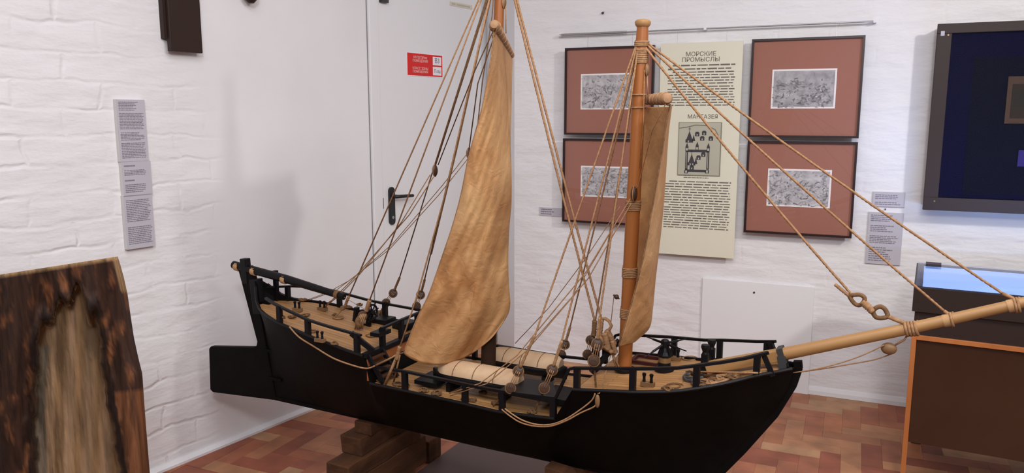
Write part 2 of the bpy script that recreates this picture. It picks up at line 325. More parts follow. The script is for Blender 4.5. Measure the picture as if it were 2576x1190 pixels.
# floor: herringbone of terracotta brick tiles, one slab, tile colours per face
def floor_mesh():
    Wt, Lt = .105, .21; ang = RW.rz; vs = []; fs = []; cols = []; ca, sa = math.cos(ang), math.sin(ang)
    pal = [(.44, .165, .075), (.37, .125, .06), (.50, .23, .11), (.32, .095, .05), (.54, .29, .15), (.42, .15, .075), (.46, .19, .09)]
    vs += [(-6.5, -3.3, -.03), (5.9, -3.3, -.03), (5.9, 6, -.03), (-6.5, 6, -.03)]; fs.append((0, 1, 2, 3)); cols.append((.10, .05, .035))
    g = .0003
    def put(x, y, w, h):
        cx, cy = x + w / 2, y + h / 2; X = cx * ca - cy * sa + .8; Y = cx * sa + cy * ca + 3.2
        if not (-2.6 < X < 3.6 and 1.2 < Y < 5.9): return
        k = len(vs); t = -random.random() * .0012
        for (u, v) in ((x + g, y + g), (x + w - g, y + g), (x + w - g, y + h - g), (x + g, y + h - g)): vs.append((u * ca - v * sa + .8, u * sa + v * ca + 3.2, t))
        for i in range(4): vs.append((vs[k + i][0], vs[k + i][1], -.03))
        c = pal[random.randrange(7)]; q = random.uniform(.85, 1.1); c = tuple(min(1, z * q) for z in c)
        for f in ((0, 1, 2, 3), (0, 4, 5, 1), (1, 5, 6, 2), (2, 6, 7, 3), (3, 7, 4, 0)): fs.append(tuple(k + i for i in f)); cols.append(c)
    U = .084; n = 3   # herringbone, bricks three times as long as wide
    for a in range(-60, 60):
        for b in range(-60, 60):
            if (a - b) % (2 * n) == 0: put(a * U, b * U, n * U, U)
            if (a - b) % (2 * n) == 2 * n - 1: put(a * U, b * U, U, n * U)
    me = bpy.data.meshes.new('floor'); me.from_pydata(vs, [], fs); at = me.color_attributes.new('tile', 'FLOAT_COLOR', 'CORNER')
    k = 0
    for p, c in zip(me.polygons, cols):
        for _ in p.vertices: at.data[k].color = (*c, 1); k += 1
    me.materials.append(attr_mat('terracotta_tiles', 'tile', .5, (.25, .004), .35, .28, 9))
    o = bpy.data.objects.new('floor', me); COL.objects.link(o); tag(o, kind='structure')
    tag(MB().box((-6.5, -3.3, -.1), (5.9, 6, -.031)).build('floor', mat('floor_mortar', (.35, .15, .09), .6)), kind='structure')
floor_mesh()
# low plaster curb at the foot of the left wall, plain skirting at the right one
def skirting(name, fr, x0, x1, d, h):
    mb = MB(); mb.prism([(-d, 0), (0, 0), (0, h), (-d * .35, h), (-d, h * .5)], x0, x1)
    mb.v = [(y, x, z) for x, y, z in mb.v]; mb.f = [f[::-1] for f in mb.f]
    o = mb.build(name, 'white'); o.location = on(fr); o.rotation_euler = (0, 0, fr.rz); tag(o, kind='structure')
skirting('baseboard_left', LW, -6, sfl - .02, .028, .022)
skirting('baseboard_back', RW, rc + .02, 4.2, .010, .045)

# door
dw = send - .03
d0 = tag(MB().box((sdl, -.012, .01), (dw, .0, 2.35)).build('door_1', 'door', bevel=.002), kind='structure'); d0.location = on(LW); d0.rotation_euler = (0, 0, LW.rz)
t0 = tag(MB().box((sfl, -.02, 0), (sdl - .006, .0, 2.42)).box((sfl, -.02, 2.36), (dw, 0, 2.42)).build('trim_1', 'door', bevel=.004), kind='structure'); t0.location = on(LW); t0.rotation_euler = (0, 0, LW.rz)
gp = tag(MB().box((sdl - .006, -.004, 0), (sdl, -.001, 2.36)).box((sfl - .004, -.003, 0), (sfl, -.0005, 2.42)).build('trim_2', mat('door_gap', (.25, .24, .25), .7), ), kind='structure'); gp.location = on(LW); gp.rotation_euler = (0, 0, LW.rz)
h = LW.hit(986, 518, -.02); hx, hz = h[0], h[2]; e = LW.hit(1037, 494, -.06)
hd = MB(); ps = [(hx + .022 * math.cos(t), hz + .085 + .022 * math.sin(t)) for t in np.linspace(0, math.pi, 9)] + [(hx - .022 * math.cos(t), hz - .085 - .022 * math.sin(t)) for t in np.linspace(0, math.pi, 9)]
hd.prism([p for p in ps[::-1]], -.026, -.012); ho = hd.build('door_handle', 'blackplastic', d0, bevel=.002)
MB().tube([(hx, -.02, hz + .055), (hx, -.058, hz + .055), (hx + .012, -.066, hz + .055), (e[0], -.066, hz + .050)], [.011, .011, .010, .009], 10).build('lever', 'blackplastic', ho, smooth=True)
MB().lathe([(.0085, 0), (.0085, .003)], (hx, -.026, hz - .065), (0, -1, 0), 12).build('keyhole', 'steel', ho, label='steel lock cylinder')
lp = LW.hit(955, 512); MB().box((sdl - .0045, -.0128, lp[2] - .03), (sdl + .004, -.008, lp[2] + .03)).build('latch_plate', 'iron', d0)
dc = LW.hit(964, -2); MB().box((sdl + .008, -.035, dc[2] - .022), (sdl + .06, -.012, dc[2] + .06)).build('door_closer', 'iron', d0)

# red category sign
def sticker(name, fr, x0, y0, x1, y1, label, cat, m, off=-.0145, th=.002, edge=None, group=None):
    A = fr.hit(x0, y0, off); B = fr.hit(x1, y1, off); w = B[0] - A[0]; hgt = A[2] - B[2]
    t = thing(name, on(fr, A[0], B[2], off), fr.rz, label, cat, group); return t, w, hgt
t, w, hh = sticker('category_sign', LW, 1023, 130, 1114, 196, 'red sign with white lettering and two white boxes stuck on the white door', 'sign', 'red')
MB().box((0, 0, 0), (w, .0022, hh)).build('backing', 'signwhite', t)
MB().box((.004, -.0006, .004), (w - .004, 0, hh - .004)).build('red_panel', 'red', t)
for k, (z0, z1, tx) in enumerate(((.53, .90, 'В3'), (.09, .46, 'П-IIа'))):
    p = MB().box((w * .71, -.0014, hh * z0), (w * .955, -.0006, hh * z1)).build('white_box', 'signwhite', t)
    text_mesh('handwriting', tx, hh * (.30 if k == 0 else .22), 'ink', p, (w * .832, -.0018, hh * (z0 + .10)))
text_mesh('lettering', 'КАТЕГОРИЯ\nПОМЕЩЕНИЯ', hh * .155, 'pink', t, (w * .36, -.0012, hh * .75), bold=0)
text_mesh('lettering', 'КЛАСС ЗОНЫ\nПОМЕЩЕНИЯ', hh * .155, 'pink', t, (w * .36, -.0012, hh * .29), bold=0)
t, w, hh = sticker('door_tag', LW, 1132, 3, 1188, 24, 'small cream paper strip with faded marks stuck high on the white door', 'tag', 'tag')
MB().box((0, 0, 0), (w, .002, hh)).build('backing', 'tag', t); mb = MB(); mb.box((w * .08, -.0006, hh * .3), (w * .24, -.0002, hh * .7)).box((w * .30, -.0006, hh * .3), (w * .90, -.0002, hh * .66)); mb.build('faded_writing', mat('faded_ink', (.50, .46, .38), .7, .2), t)

# cards with small text
def card(fr, x0, y0, x1, y1, label, blocks, group=None, th=.012, name='label_card', mface='card'):
    A = fr.hit(x0, y0, -th); B = fr.hit(x1, y1, -th); w = B[0] - A[0]; hgt = A[2] - B[2]
    t = thing(name, on(fr, A[0], B[2], 0), fr.rz, label, 'label', group)
    MB().box((0, -th, 0), (w, -.001, hgt)).build('foam_board', 'cardside', t); MB().box((0, -th - .0008, 0), (w, -th, hgt)).build('printed_face', mface, t)
    for (z1, z0, n, rag, r) in blocks: mb = MB(); text_lines(mb, w * .07, w * r, hgt * z1, hgt * z0, n, -th - .001, rag, .5, True); mb.build('small_text', 'cardtext', t)
    return t
card(LW, 291, 250, 374, 404, 'tall grey text card on the brick wall, topmost in the column of three', [(.97, .82, 6, .35, .75), (.79, .52, 11, .1, .93), (.48, .34, 6, .3, .93), (.31, .05, 10, .1, .93)], 'text cards on the left wall', .02)
card(LW, 305, 408, 384, 489, 'square grey text card on the brick wall, middle of the column of three', [(.92, .84, 1, 0, .45), (.77, .60, 4, .2, .93), (.5, .42, 1, 0, .4), (.36, .10, 5, .25, .8)], 'text cards on the left wall', .02)
card(LW, 310, 493, 391, 618, 'tall grey text card on the brick wall, lowest in the column of three', [(.92, .50, 13, .15, .93), (.42, .08, 10, .1, .93)], 'text cards on the left wall', .02)
card(RW, 1357, 521, 1413, 545, 'small pinkish text strip on the back wall left of the lower left print', [(.9, .1, 3, .4, .8)], None, .005)
card(RW, 2197, 482, 2275, 522, 'small wide text card on the back wall below and left of the hanging case', [(.85, .5, 3, .3, .9), (.35, .1, 2, .3, .9)], 'text cards on the back wall', .008)
card(RW, 2186, 533, 2264, 668, 'tall text card on the back wall under the small wide card', [(.96, .82, 4, .4, .85), (.76, .62, 4, .4, .8), (.56, .40, 5, .3, .9), (.34, .05, 7, .4, .85)], 'text cards on the back wall', .008)
n_ = RW.hit(2227, 526); MB().lathe([(.0035, 0), (.0035, .01)], tuple(RW.world((n_[0], 0, n_[2]))), tuple(-np.append(RW.n, 0)), 8).build('nail', 'iron')
tag(bpy.data.objects['nail'], 'tiny dark nail in the wall between the two text cards at right', 'nail')
n_ = RW.hit(1517, 33); hk = MB().lathe([(.006, 0), (.006, .012)], (0, 0, 0), (0, -1, 0), 8).tube([(0, -.01, 0), (.008, -.02, -.004), (.012, -.02, .006)], .002, 6).build('wall_hook', 'iron'); hk.location = on(RW, n_[0], n_[2]); hk.rotation_euler = (0, 0, RW.rz)
tag(hk, 'small dark hook in the white wall above the hanging rail', 'hook')

# dark box and lamp high on the left wall
A = LW.hit(430, 128, -.045); B = LW.hit(510, 128, -.045)
t = thing('wall_box', on(LW, A[0], A[2], 0), LW.rz, 'dark brown box hanging high on the white brick wall', 'box'); w = B[0] - A[0]
MB().box((0, -.045, 0), (w, -.022, .62)).build('front_board', 'brownbox', t, bevel=.002)
MB().box((-.012, -.026, .05), (w * .8, -.0, .6)).build('back_bracket', 'brownbox', t)
A = LW.hit(632, 8, -.04); t = thing('wall_fitting', on(LW, A[0], A[2], 0), LW.rz, 'small dark rounded fitting on the wall at the top edge of the photo', 'fitting')
MB().lathe([(.012, 0), (.03, .02), (.035, .05), (.03, .07)], (0, -.04, .0), (0, 0, 1), 14).build('body', 'brownbox', t, smooth=True); MB().bar((0, -.04, .03), (0, 0, .03), .02).build('stem', 'brownbox', t)

# hanging rail
A = RW.hit(1408, 85, -.03); B = RW.hit(2203, 57, -.03); rz_ = A[2]
zr = (A[2] + B[2]) / 2
t = thing('hanging_rail', on(RW, A[0], zr, 0), RW.rz, 'thin grey metal picture rail fixed high on the white back wall', 'rail'); w = B[0] - A[0]
MB().tube([(0, -.03, 0), (w, -.03, 0)], .0042, 10).build('rod', 'steel', t, smooth=True)
MB().tube([(0, -.03, 0), (w * .24, -.03, 0)], .007, 10).build('sleeve', 'steel', t, smooth=True)
for x in (0.004, w * .5, w - .004): MB().bar((x, 0, 0), (x, -.036, 0), .014).build('bracket', 'white', t)

# framed prints
def etching(parent, w, h, seed, kind):
    rs = random.Random(seed); mb = MB()
    def stroke(pts, th, y=-.0006):
        for p, q in zip(pts[:-1], pts[1:]):
            dx, dz = q[0] - p[0], q[1] - p[1]; L = math.hypot(dx, dz) + 1e-9; nx, nz = -dz / L * th / 2, dx / L * th / 2
            mb.add([(p[0] - nx, y, p[1] - nz), (q[0] - nx, y, q[1] - nz), (q[0] + nx, y, q[1] + nz), (p[0] + nx, y, p[1] + nz)], [(0, 1, 2, 3)])
    def cl(x, z): return (min(max(x, .004), w - .004), min(max(z, .004), h - .004))
    for i in range(120):   # bundles of fine hatching following curved contours
        cx, cz = rs.uniform(0, w), rs.uniform(0, h * (.72 if kind == 1 else 1)); a = rs.uniform(0, 6.28); r = rs.uniform(.006, .03); k = rs.randint(4, 9); span = rs.uniform(.4, 1.4)
        for j in range(k):
            rr = r + j * .0012; stroke([cl(cx + rr * math.cos(a + s * span / 6), cz + rr * .8 * math.sin(a + s * span / 6)) for s in range(7)], rs.uniform(.0002, .0004))
    tones = [MB(), MB(), MB()]; base = rs.uniform(.3, 1.2)
    for i in range(90 if kind == 0 else 44):   # crowded figures: curling shapes in light, middle and dark tone
        x, z = rs.uniform(.01, w - .01), rs.gauss(h * .40, h * .24); a = base + rs.uniform(-1.6, 1.6); L = rs.uniform(.010, .026); wd_ = rs.uniform(.0015, .0042); cv = rs.uniform(-70, 70); top = []; bot = []
        for q in range(9):
            u = q / 8; s_ = u * L; hd = a + cv * s_; px_ = x + s_ * math.cos(a + cv * s_ / 2); pz_ = z + s_ * math.sin(a + cv * s_ / 2); ww = wd_ * math.sin(math.pi * (.12 + .8 * u)) * (1 + .3 * math.sin(5 * u + i))
            top.append((px_ - ww * math.sin(hd), pz_ + ww * math.cos(hd))); bot.append((px_ + ww * math.sin(hd), pz_ - ww * math.cos(hd)))
        P_ = [cl(*p) for p in top + bot[::-1]]; tn = i % 3; y_ = -.0008 - i * .000008
        tones[tn if tn else 0].add([(p[0], y_, p[1]) for p in P_], [tuple(range(18))]); stroke([cl(*p) for p in bot], rs.uniform(.0005, .0012), y_ - .000004)
    tones[0].build('engraving_figures', etchlight, parent); tones[1].build('engraving_middle_tone', etchmid, parent); tones[2].build('engraving_shade', etchpaper[1], parent)
    for i in range(60 if kind == 1 else 10):  # ground lines
        z = h * rs.uniform(.05, .62); x = rs.uniform(0, w * .8); stroke([cl(x + s * .006, z + .0015 * math.sin(s)) for s in range(8)], .0004)
    mb.build('engraving_lines', 'etchdark', parent)
etchlight = mat('engraving_highlight', (.66, .63, .64), .75, .2, noise=((.30, .29, .30), 160, .25))
etchmid = mat('engraving_middle', (.30, .29, .30), .75, .2, noise=((.14, .135, .14), 200, .25))
etchpaper = [mat('engraving_tone_a', (.62, .60, .61), .75, .2, noise=((.33, .32, .33), 30, .22)), mat('engraving_tone_b', (.55, .53, .54), .75, .2, noise=((.22, .21, .22), 22, .3))]
def picture(px, pic, label, seed, kind, rw=None):
    th = .062; A = RW.hit(px[0], px[1], -th); B = RW.hit(px[2], px[3], -th); w = B[0] - A[0]; h = A[2] - B[2]
    t = thing('framed_print', on(RW, A[0], B[2], 0), RW.rz, label, 'picture', 'framed engravings on the back wall'); b = .011
    f = MB(); k = -.036; f.box((0, -th, 0), (w, k, b)).box((0, -th, h - b), (w, k, h)).box((0, -th, b), (b, k, h - b)).box((w - b, -th, b), (w, k, h - b)).box((w * .45, k, h - .03), (w * .55, 0, h - .01)).build('frame', 'frame', t)
    MB().box((b, -.050, b), (w - b, -.040, h - b)).build('mount', 'mount', t)
    C = RW.hit(pic[0], pic[1], -th) - A; D = RW.hit(pic[2], pic[3], -th) - A
    x0, x1, z1, z0 = C[0], D[0], h + C[2], h + D[2]
    pr = MB().box((0, 0, 0), (x1 - x0, .0012, z1 - z0)).build('print', 'paper', t); pr.location = (x0, -.0515, z0)
    W_, H_ = x1 - x0, z1 - z0; m = .0085
    im = MB().box((m, -.0004, m), (W_ - m, 0, H_ - m)).build('engraving', etchpaper[kind], pr)
    k = len(bpy.data.objects); etching(pr, W_ - m, H_ - m, seed, kind)
    MB().box((b, -.0575, b), (w - b, -.0560, h - b)).build('glass', 'glass', t)
    if px[1] < 200:
        for x in (w * .25, w * .75): MB().tube([(x, -.040, h), (x, -.036, zr - B[2] - .012)], .0006, 5).build('hanging_wire', 'steel', t)
picture((1421, 121, 1640, 341), (1460, 186, 1598, 275), 'framed engraving on reddish mount, upper one left of the cream poster', 3, 0)
picture((1416, 348, 1634, 570), (1460, 417, 1594, 500), 'framed engraving on reddish mount, lower one left of the cream poster', 11, 0)
picture((1892, 99, 2160, 348), (1943, 175, 2100, 273), 'framed engraving of a fishing scene on reddish mount, upper one right of the cream poster', 23, 1)
picture((1881, 354, 2142, 600), (1932, 424, 2087, 525), 'framed crowded engraving on reddish mount, lower one right of the cream poster', 37, 0)

# poster
A = RW.hit(1663, 110, -.05); B = RW.hit(1840, 650, -.05); w = B[0] - A[0] + .012; h = A[2] - B[2]
t = thing('text_poster', on(RW, A[0], B[2], 0), RW.rz, 'tall cream poster with Cyrillic heading and town drawing hanging between the framed prints', 'poster')
MB().box((0, -.052, 0), (w, -.044, h)).box((w * .3, -.044, h - .03), (w * .7, 0, h - .01)).build('panel', 'poster', t)
yy = -.0525
text_mesh('heading_text', 'МОРСКИЕ\nПРОМЫСЛЫ', h * .028, 'postertext', t, (w * .5, yy, h * .938), bold=.0001)
text_mesh('heading_text', 'МАНГАЗЕЯ', h * .026, 'postertext', t, (w * .55, yy, h * .652), bold=.0001)
for z1_, z0_, n_, tn in ((.905, .872, 2, 0), (.872, .808, 5, 0), (.806, .757, 4, 0), (.757, .708, 4, 0), (.362, .248, 9, 0), (.248, .128, 10, 0), (.391, .370, 2, 1)):
    mb = MB(); text_lines(mb, w * (.34 if tn else .10), w * (.68 if tn else .93), h * z1_, h * z0_, n_, yy, .15 if n_ == 2 else .04, .40, True, () if tn else (0,)); mb.build('caption_text' if tn else 'body_text', 'postertext', t)
mp = MB().box((0, -.004, 0), (w * .53, 0, h * .25)).build('map_board', 'mapedge', t); mp.location = (w * .26, yy, h * .385); MW, MH = w * .53, h * .25
MB().box((.003, -.0052, .004), (MW - .005, -.004, MH - .002)).build('map_paper', 'mapback', mp)
dr = MB(); yk = -.0056
def rc_(x0, z0, x1, z1): dr.box((x0 * MW, yk, z0 * MH), (x1 * MW, yk + .0003, z1 * MH))
def tri(x, z, w_, h_): dr.add([((x - w_) * MW, yk, z * MH), ((x + w_) * MW, yk, z * MH), (x * MW, yk, (z + h_) * MH)], [(0, 1, 2)])
rc_(.18, .10, .24, .48); rc_(.68, .12, .74, .48); rc_(.18, .07, .74, .115); rc_(.20, .44, .72, .49)
for x, z in ((.21, .48), (.45, .50), (.71, .48)): rc_(x - .035, z - .02, x + .035, z + .05); tri(x, z + .05, .04, .09)
for x, z in ((.21, .07), (.70, .08)): rc_(x - .045, z - .03, x + .045, z + .03)
def church(x, z, s):
    rc_(x - .09 * s, z, x + .09 * s, z + .06 * s); tri(x, z + .06 * s, .07 * s, .16 * s); rc_(x - .006, z + .2 * s, x + .006, z + .3 * s); rc_(x - .03 * s, z + .25 * s, x + .03 * s, z + .262 * s); tri(x + .10 * s, z + .03 * s, .04 * s, .12 * s)
church(.33, .19, 1.0); church(.26, .62, 1.0)
def house(x, z): 
    rc_(x - .05, z, x + .05, z + .05); dr.add([((x - .06) * MW, yk, (z + .05) * MH), ((x + .06) * MW, yk, (z + .05) * MH), ((x + .03) * MW, yk, (z + .085) * MH), ((x - .03) * MW, yk, (z + .085) * MH)], [(0, 1, 2, 3)])
for x, z in ((.44, .74), (.60, .76), (.56, .66), (.76, .66), (.60, .36), (.49, .30), (.34, .11)): house(x, z)
dr.build('town_drawing', 'etchdark', mp)
lt = MB(); yk -= .0004
for x, z in ((.21, .47), (.45, .49), (.71, .47), (.21, .05), (.70, .06)): lt.box(((x - .022) * MW, yk, (z - .0) * MH), ((x + .022) * MW, yk + .0003, (z + .045) * MH))
for x in (.201, .701): lt.box((x * MW, yk, .14 * MH), ((x + .012) * MW, yk + .0003, .44 * MH))
for x, z in ((.30, .20), (.36, .20), (.24, .63), (.44, .75), (.60, .77), (.56, .67), (.76, .67), (.60, .37), (.49, .31), (.34, .12)): lt.box(((x - .012) * MW, yk, z * MH), ((x + .012) * MW, yk + .0003, (z + .03) * MH))
lt.build('town_openings', 'mapback', mp)
rv = MB().tube([(MW * x, yk, MH * z) for x, z in ((.02, .89), (.2, .91), (.4, .95), (.65, .94), (.85, .87), (.93, .76))], .0022, 5).build('river_drawing', 'mapedge', mp)
for x in (w * .2, w * .8): MB().tube([(x, -.044, h), (x, -.040, zr - B[2] - .012)], .0006, 5).build('hanging_wire', 'steel', t)

# flat hatch board low on the back wall
A = RW.hit(1768, 699, -.01); B = RW.hit(2033, 985, -.01); w = B[0] - A[0]; h = A[2] - B[2] + .02
t = thing('wall_hatch', on(RW, A[0], A[2] - h, 0), RW.rz, 'flat white square access panel low on the back wall under the poster', 'panel')
MB().box((0, -.014, 0), (w, -.001, h)).build('cover', 'door', t, bevel=.002)
C = RW.hit(1897, 736, -.014); MB().lathe([(.0055, 0), (.0055, .003)], (C[0] - A[0], -.014, C[2] - A[2] + h), (0, -1, 0), 12).build('screw', 'iron', t)

# hanging display case
th = .11; A = RW.hit(2362, 60, -th); B = RW.hit(2328, 528, -th); w = 1.0; h = A[2] - B[2]
t = thing('display_case', on(RW, A[0] - .004, B[2], 0), RW.rz, 'dark brown glazed case hanging on the back wall at the right edge', 'display case')
MB().box((.01, -th + .02, .01), (w - .01, -.001, h - .01)).build('cabinet_body', 'casewood', t)
b = .062; f = MB(); f.box((0, -th, 0), (w, -th + .02, b)).box((0, -th, h - .045), (w, -th + .02, h)).box((0, -th, b), (b, -th + .02, h - .045)).box((w - b, -th, b), (w, -th + .02, h - .045)); f.build('frame', 'casewood', t, bevel=.002)
MB().box((b, -th + .015, b), (w - b, -th + .0196, h - .045)).build('backboard', 'navy', t)
MB().box((b + .10, -th + .0135, b + .02), (w - b - .1, -th + .0150, h * .82)).build('inner_panel', 'bluegrey', t)
C = RW.hit(2541, 192, -th) - A; g = MB().box((C[0], -th + .010, h + C[2] - .215), (C[0] + .2, -th + .0134, h + C[2])).build('gilded_icon', 'goldrim', t)
MB().box((C[0] + .02, -th + .008, h + C[2] - .19), (C[0] + .18, -th + .010, h + C[2] - .035)).build('painted_field', 'gold', g)
C = RW.hit(2566, 378, -th) - A; MB().box((C[0], -th + .008, h + C[2] - .075), (C[0] + .09, -th + .0134, h + C[2])).build('violet_card', 'violet', t)
MB().box((b, -th + .002, b), (w - b, -th + .004, h - .045)).build('glass', 'darkglass', t)
for (px_, py_) in ((2388, 88), (2353, 506)):
    C = RW.hit(px_, py_, -th) - A; MB().lathe([(.0045, 0), (.004, .003)], (C[0], -th, h + C[2]), (0, -1, 0), 12).build('screw', 'brass', t)
C = RW.hit(2374, 84, -th) - A; MB().box((C[0] - .008, -th - .002, h + C[2] - .011), (C[0] + .008, -th, h + C[2] + .011)).build('sticker', 'card', t)

# floor-standing vitrine
def cz(py, px=2360): return CW.hit(px, py)[2]
t = thing('floor_vitrine', on(CW), CW.rz, 'wooden museum vitrine with lit glass top standing at the right edge', 'display case')
z2, z1, z15 = cz(728), cz(757), cz(850); Wd, Dp = 1.25, .57
MB().box((.004, .01, z15), (Wd, Dp, z1 - .05)).build('dark_rail', 'case_dark', t)
f = MB(); f.box((-.006, -.004, z1 - .05), (Wd + .01, .03, z2)).box((-.006, Dp - .03, z1 - .05), (Wd + .01, Dp, z2)).box((-.006, .03, z1 - .05), (.024, Dp - .03, z2)).box((Wd - .02, .03, z1 - .05), (Wd + .01, Dp - .03, z2)).build('top_frame', 'case_dark', t)
MB().box((.024, .03, z2 - .010), (Wd - .02, Dp - .03, z2 - .006)).build('glowing_lining', 'liningglow', t, label='pale blue case lining with its lamplight put in as glow')  # the lining is no lamp; its lit look is given as glow
MB().box((.0, .004, z2 + .001), (Wd, Dp - .004, z2 + .006)).build('glass_top', 'caseglass', t)
MB().box((.03, Dp - .10, z2 + .006), (.09, Dp - .04, z2 + .016)).build('hinge', 'case_dark', t)
e = .018; f = MB(); f.box((0, 0, 0), (e, .02, z15)).box((e, 0, z15 - e), (Wd - e, .02, z15)).box((Wd - e, 0, 0), (Wd, .02, z15)); f.build('front_frame', 'orange', t, bevel=.001)
MB().box((e, .012, .20), (Wd - e, .018, z15 - e)).build('front_panel', 'casepanel', t)
MB().box((.03, Dp - .05, 0), (.07, Dp - .01, z15)).box((Wd - .07, Dp - .05, 0), (Wd - .03, Dp - .01, z15)).build('rear_legs', 'case_dark', t)
MB().box((.03, .05, .20), (Wd - .03, Dp - .02, .22)).build('bottom_shelf', 'casepanel', t)
lo = CW.world((.62, .30, z2 - .012)); area('vitrine_lamp', tuple(lo), (lo[0] + .0, lo[1] + .62, 1.15), .9, 4, (.40, .58, 1), .05, spread=math.radians(80))

# ================================================================== OLD LOG AT THE LEFT
def log():
    D0 = 1.78
    right = [(645, 296), (660, 301), (700, 312), (740, 321), (790, 328), (850, 337), (900, 348), (940, 358), (1000, 362), (1080, 368), (1190, 377), (1400, 392), (1700, 400), (1925, 405)]
    trL = [(735, 190), (770, 168), (790, 135), (830, 108), (880, 98), (960, 92), (1060, 88), (1190, 96), (1500, 110), (1925, 120)]
    trR = [(735, 196), (770, 215), (800, 232), (830, 246), (900, 253), (1000, 268), (1100, 287), (1190, 300), (1500, 330), (1925, 350)]
    f = lambda L, y: float(np.interp(y, [p[0] for p in L], [p[1] for p in L]))
    rows = list(np.linspace(0, 1, 110)); G = []; cols = []; nu = 130; BK = []
    for v in rows:
        yr = 645 + (1925 - 645) * v; yl = 745 + (1900 - 745) * v; g = []; bk = []
        for j in range(nu):
            u = j / (nu - 1); yrr = yr; xR = f(right, yr); x = -240 + (xR + 240) * u; y = yl + (yr - yl) * u if v < 1 else 1925
            y = yr + (x - xR) * (-.155) * (1 - v) if x > -240 else y
            jag = (16 * math.sin(x * .13 + 1) + 12 * abs(math.sin(x * .07))) * (1 if y < 880 else max(0, 1 - (y - 880) / 60))
            ins = min(x - f(trL, y + jag), f(trR, y + jag) - x) + 3 * math.sin(y * .06) + 2 * math.sin(y * .17 + x * .05)
            if y + jag < 738: ins = -30
            k = 1 / (1 + math.exp(-ins / 1.8)); edge = math.exp(-((ins + 12) / 12) ** 2)
            big = .018 * math.sin(x * .035 + y * .004) + .006 * math.sin(x * .09 - y * .011)
            d = D0 + .055 * k - .012 * edge + big * (1 - k) + .0010 * math.sin(x * .42 + .3 * math.sin(y * .02)) * k
            d += .07 * max(0, (x - xR + 26) / 26) ** 2 + rng.uniform(-1, 1) * .0012
            g.append(aty(x, y, d)); bk.append(aty(x, y, D0 + .17))
            n1 = math.sin(x * .05 + y * .013 + 2 * math.sin(y * .031)) * math.sin(y * .02 + x * .01 + 1.5 * math.sin(x * .09)) + .35 * rng.uniform(-1, 1)
            rim = 1 if (x > xR - 14 and y < 730) or v < .006 else 0
            red = 1 if (x > f(trR, y) + 20 and y > 985) else .12 + 1.3 * max(0, n1 - .25)
            dark = np.array([.030, .014, .010]) * (1 - red) + np.array([.20, .075, .030]) * red
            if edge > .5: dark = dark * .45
            li = np.array([.33, .195, .10]) + .02 * math.sin(x * .13 + y * .004)
            if x < f(trL, y) + 26 and y > 870: li = np.array([.20, .15, .10])
            c = dark * (1 - k) + li * k
            if rim: c = np.array([.42, .25, .11])
            cols.append(c)
        G.append(g); BK.append(bk)
    mb = MB(); mb.grid(G); n = len(G) * nu; R = len(G)
    mb.v += [tuple(p) for r in BK for p in r]; q = lambda i, j, b=0: b * n + i * nu + j
    for i in range(R - 1):
        mb.f.append((q(i, nu - 1), q(i, nu - 1, 1), q(i + 1, nu - 1, 1), q(i + 1, nu - 1))); mb.f.append((q(i, 0), q(i + 1, 0), q(i + 1, 0, 1), q(i, 0, 1)))
        for j in range(0, nu - 1): mb.f.append((q(i, j, 1), q(i + 1, j, 1), q(i + 1, j + 1, 1), q(i, j + 1, 1)))
    for j in range(nu - 1): mb.f.append((q(0, j), q(0, j, 1), q(0, j + 1, 1), q(0, j + 1))); mb.f.append((q(R - 1, j), q(R - 1, j + 1), q(R - 1, j + 1, 1), q(R - 1, j, 1)))
    base = np.array([-.95, 1.85, 0]); mb.v = [(p[0] - base[0], p[1] - base[1], max(p[2], 0)) for p in mb.v]
    me = bpy.data.meshes.new('hollowed_log'); me.from_pydata(mb.v, [], mb.f); at = me.color_attributes.new('wood', 'FLOAT_COLOR', 'POINT'); cc = cols + [(.42, .25, .11)] * len(cols)
    for i, c in enumerate(cc): at.data[i].color = (*[max(0, min(1, z)) for z in c], 1)
    for p in me.polygons: p.use_smooth = True
    me.materials.append(attr_mat('weathered_log', 'wood', .7, (.8, .008), .22, .62, 26, (2, 2, .22)))
    o = bpy.data.objects.new('hollowed_log', me); COL.objects.link(o); o.location = tuple(base)
    tag(o, 'large dark old log slab with pale hollowed-out middle standing at the left edge', 'log')
log()

# ================================================================== CRADLE UNDER THE SHIP
def timber(x0, x1, y0, y1, z0, z1, label, group='timber beams stacked under the ship', name='timber_beam', seed=0):
    rs = random.Random(seed); j = lambda: rs.uniform(-.004, .004); mb = MB(); n = 8; G = []
    for i in range(n + 1):
        y = (y1 - y0) * i / n; G.append([(x0 + j(), y, z0), (x1 + j(), y, z0), (x1 + j(), y, z1), (x0 + j(), y, z1)])
    # keep the long faces flat against their neighbours, only the sides wander
    for i in range(n): 
        for k in range(4): mb.add([G[i][k], G[i][(k + 1) % 4], G[i + 1][(k + 1) % 4], G[i + 1][k]], [(0, 1, 2, 3)])
    mb.add(G[0], [(3, 2, 1, 0)]); mb.add(G[n], [(0, 1, 2, 3)]); mb.v = [(a - x0, b, c - z0) for a, b, c in mb.v]
    import bmesh
    o = mb.build(name, 'timber'); bm = bmesh.new(); bm.from_mesh(o.data); bmesh.ops.remove_doubles(bm, verts=bm.verts, dist=1e-5); bmesh.ops.recalc_face_normals(bm, faces=bm.faces); bm.to_mesh(o.data); bm.free()
    b = o.modifiers.new('bevel', 'BEVEL'); b.width = .004; b.segments = 2; b.limit_method = 'ANGLE'
    o.location = on(SH, x0, z0, y0); o.rotation_euler = (0, 0, SH.rz); return tag(o, label, 'beam', group)
PZ = .04
timber(-1.06, -.985, -.030, .17, .298, .3465, 'short dark timber block directly under the stern keel, topmost of its stack', seed=1)
timber(-1.096, -1.0, -.072, .26, .228, .298, 'square timber beam under the stern, second from the top of its stack', seed=2)
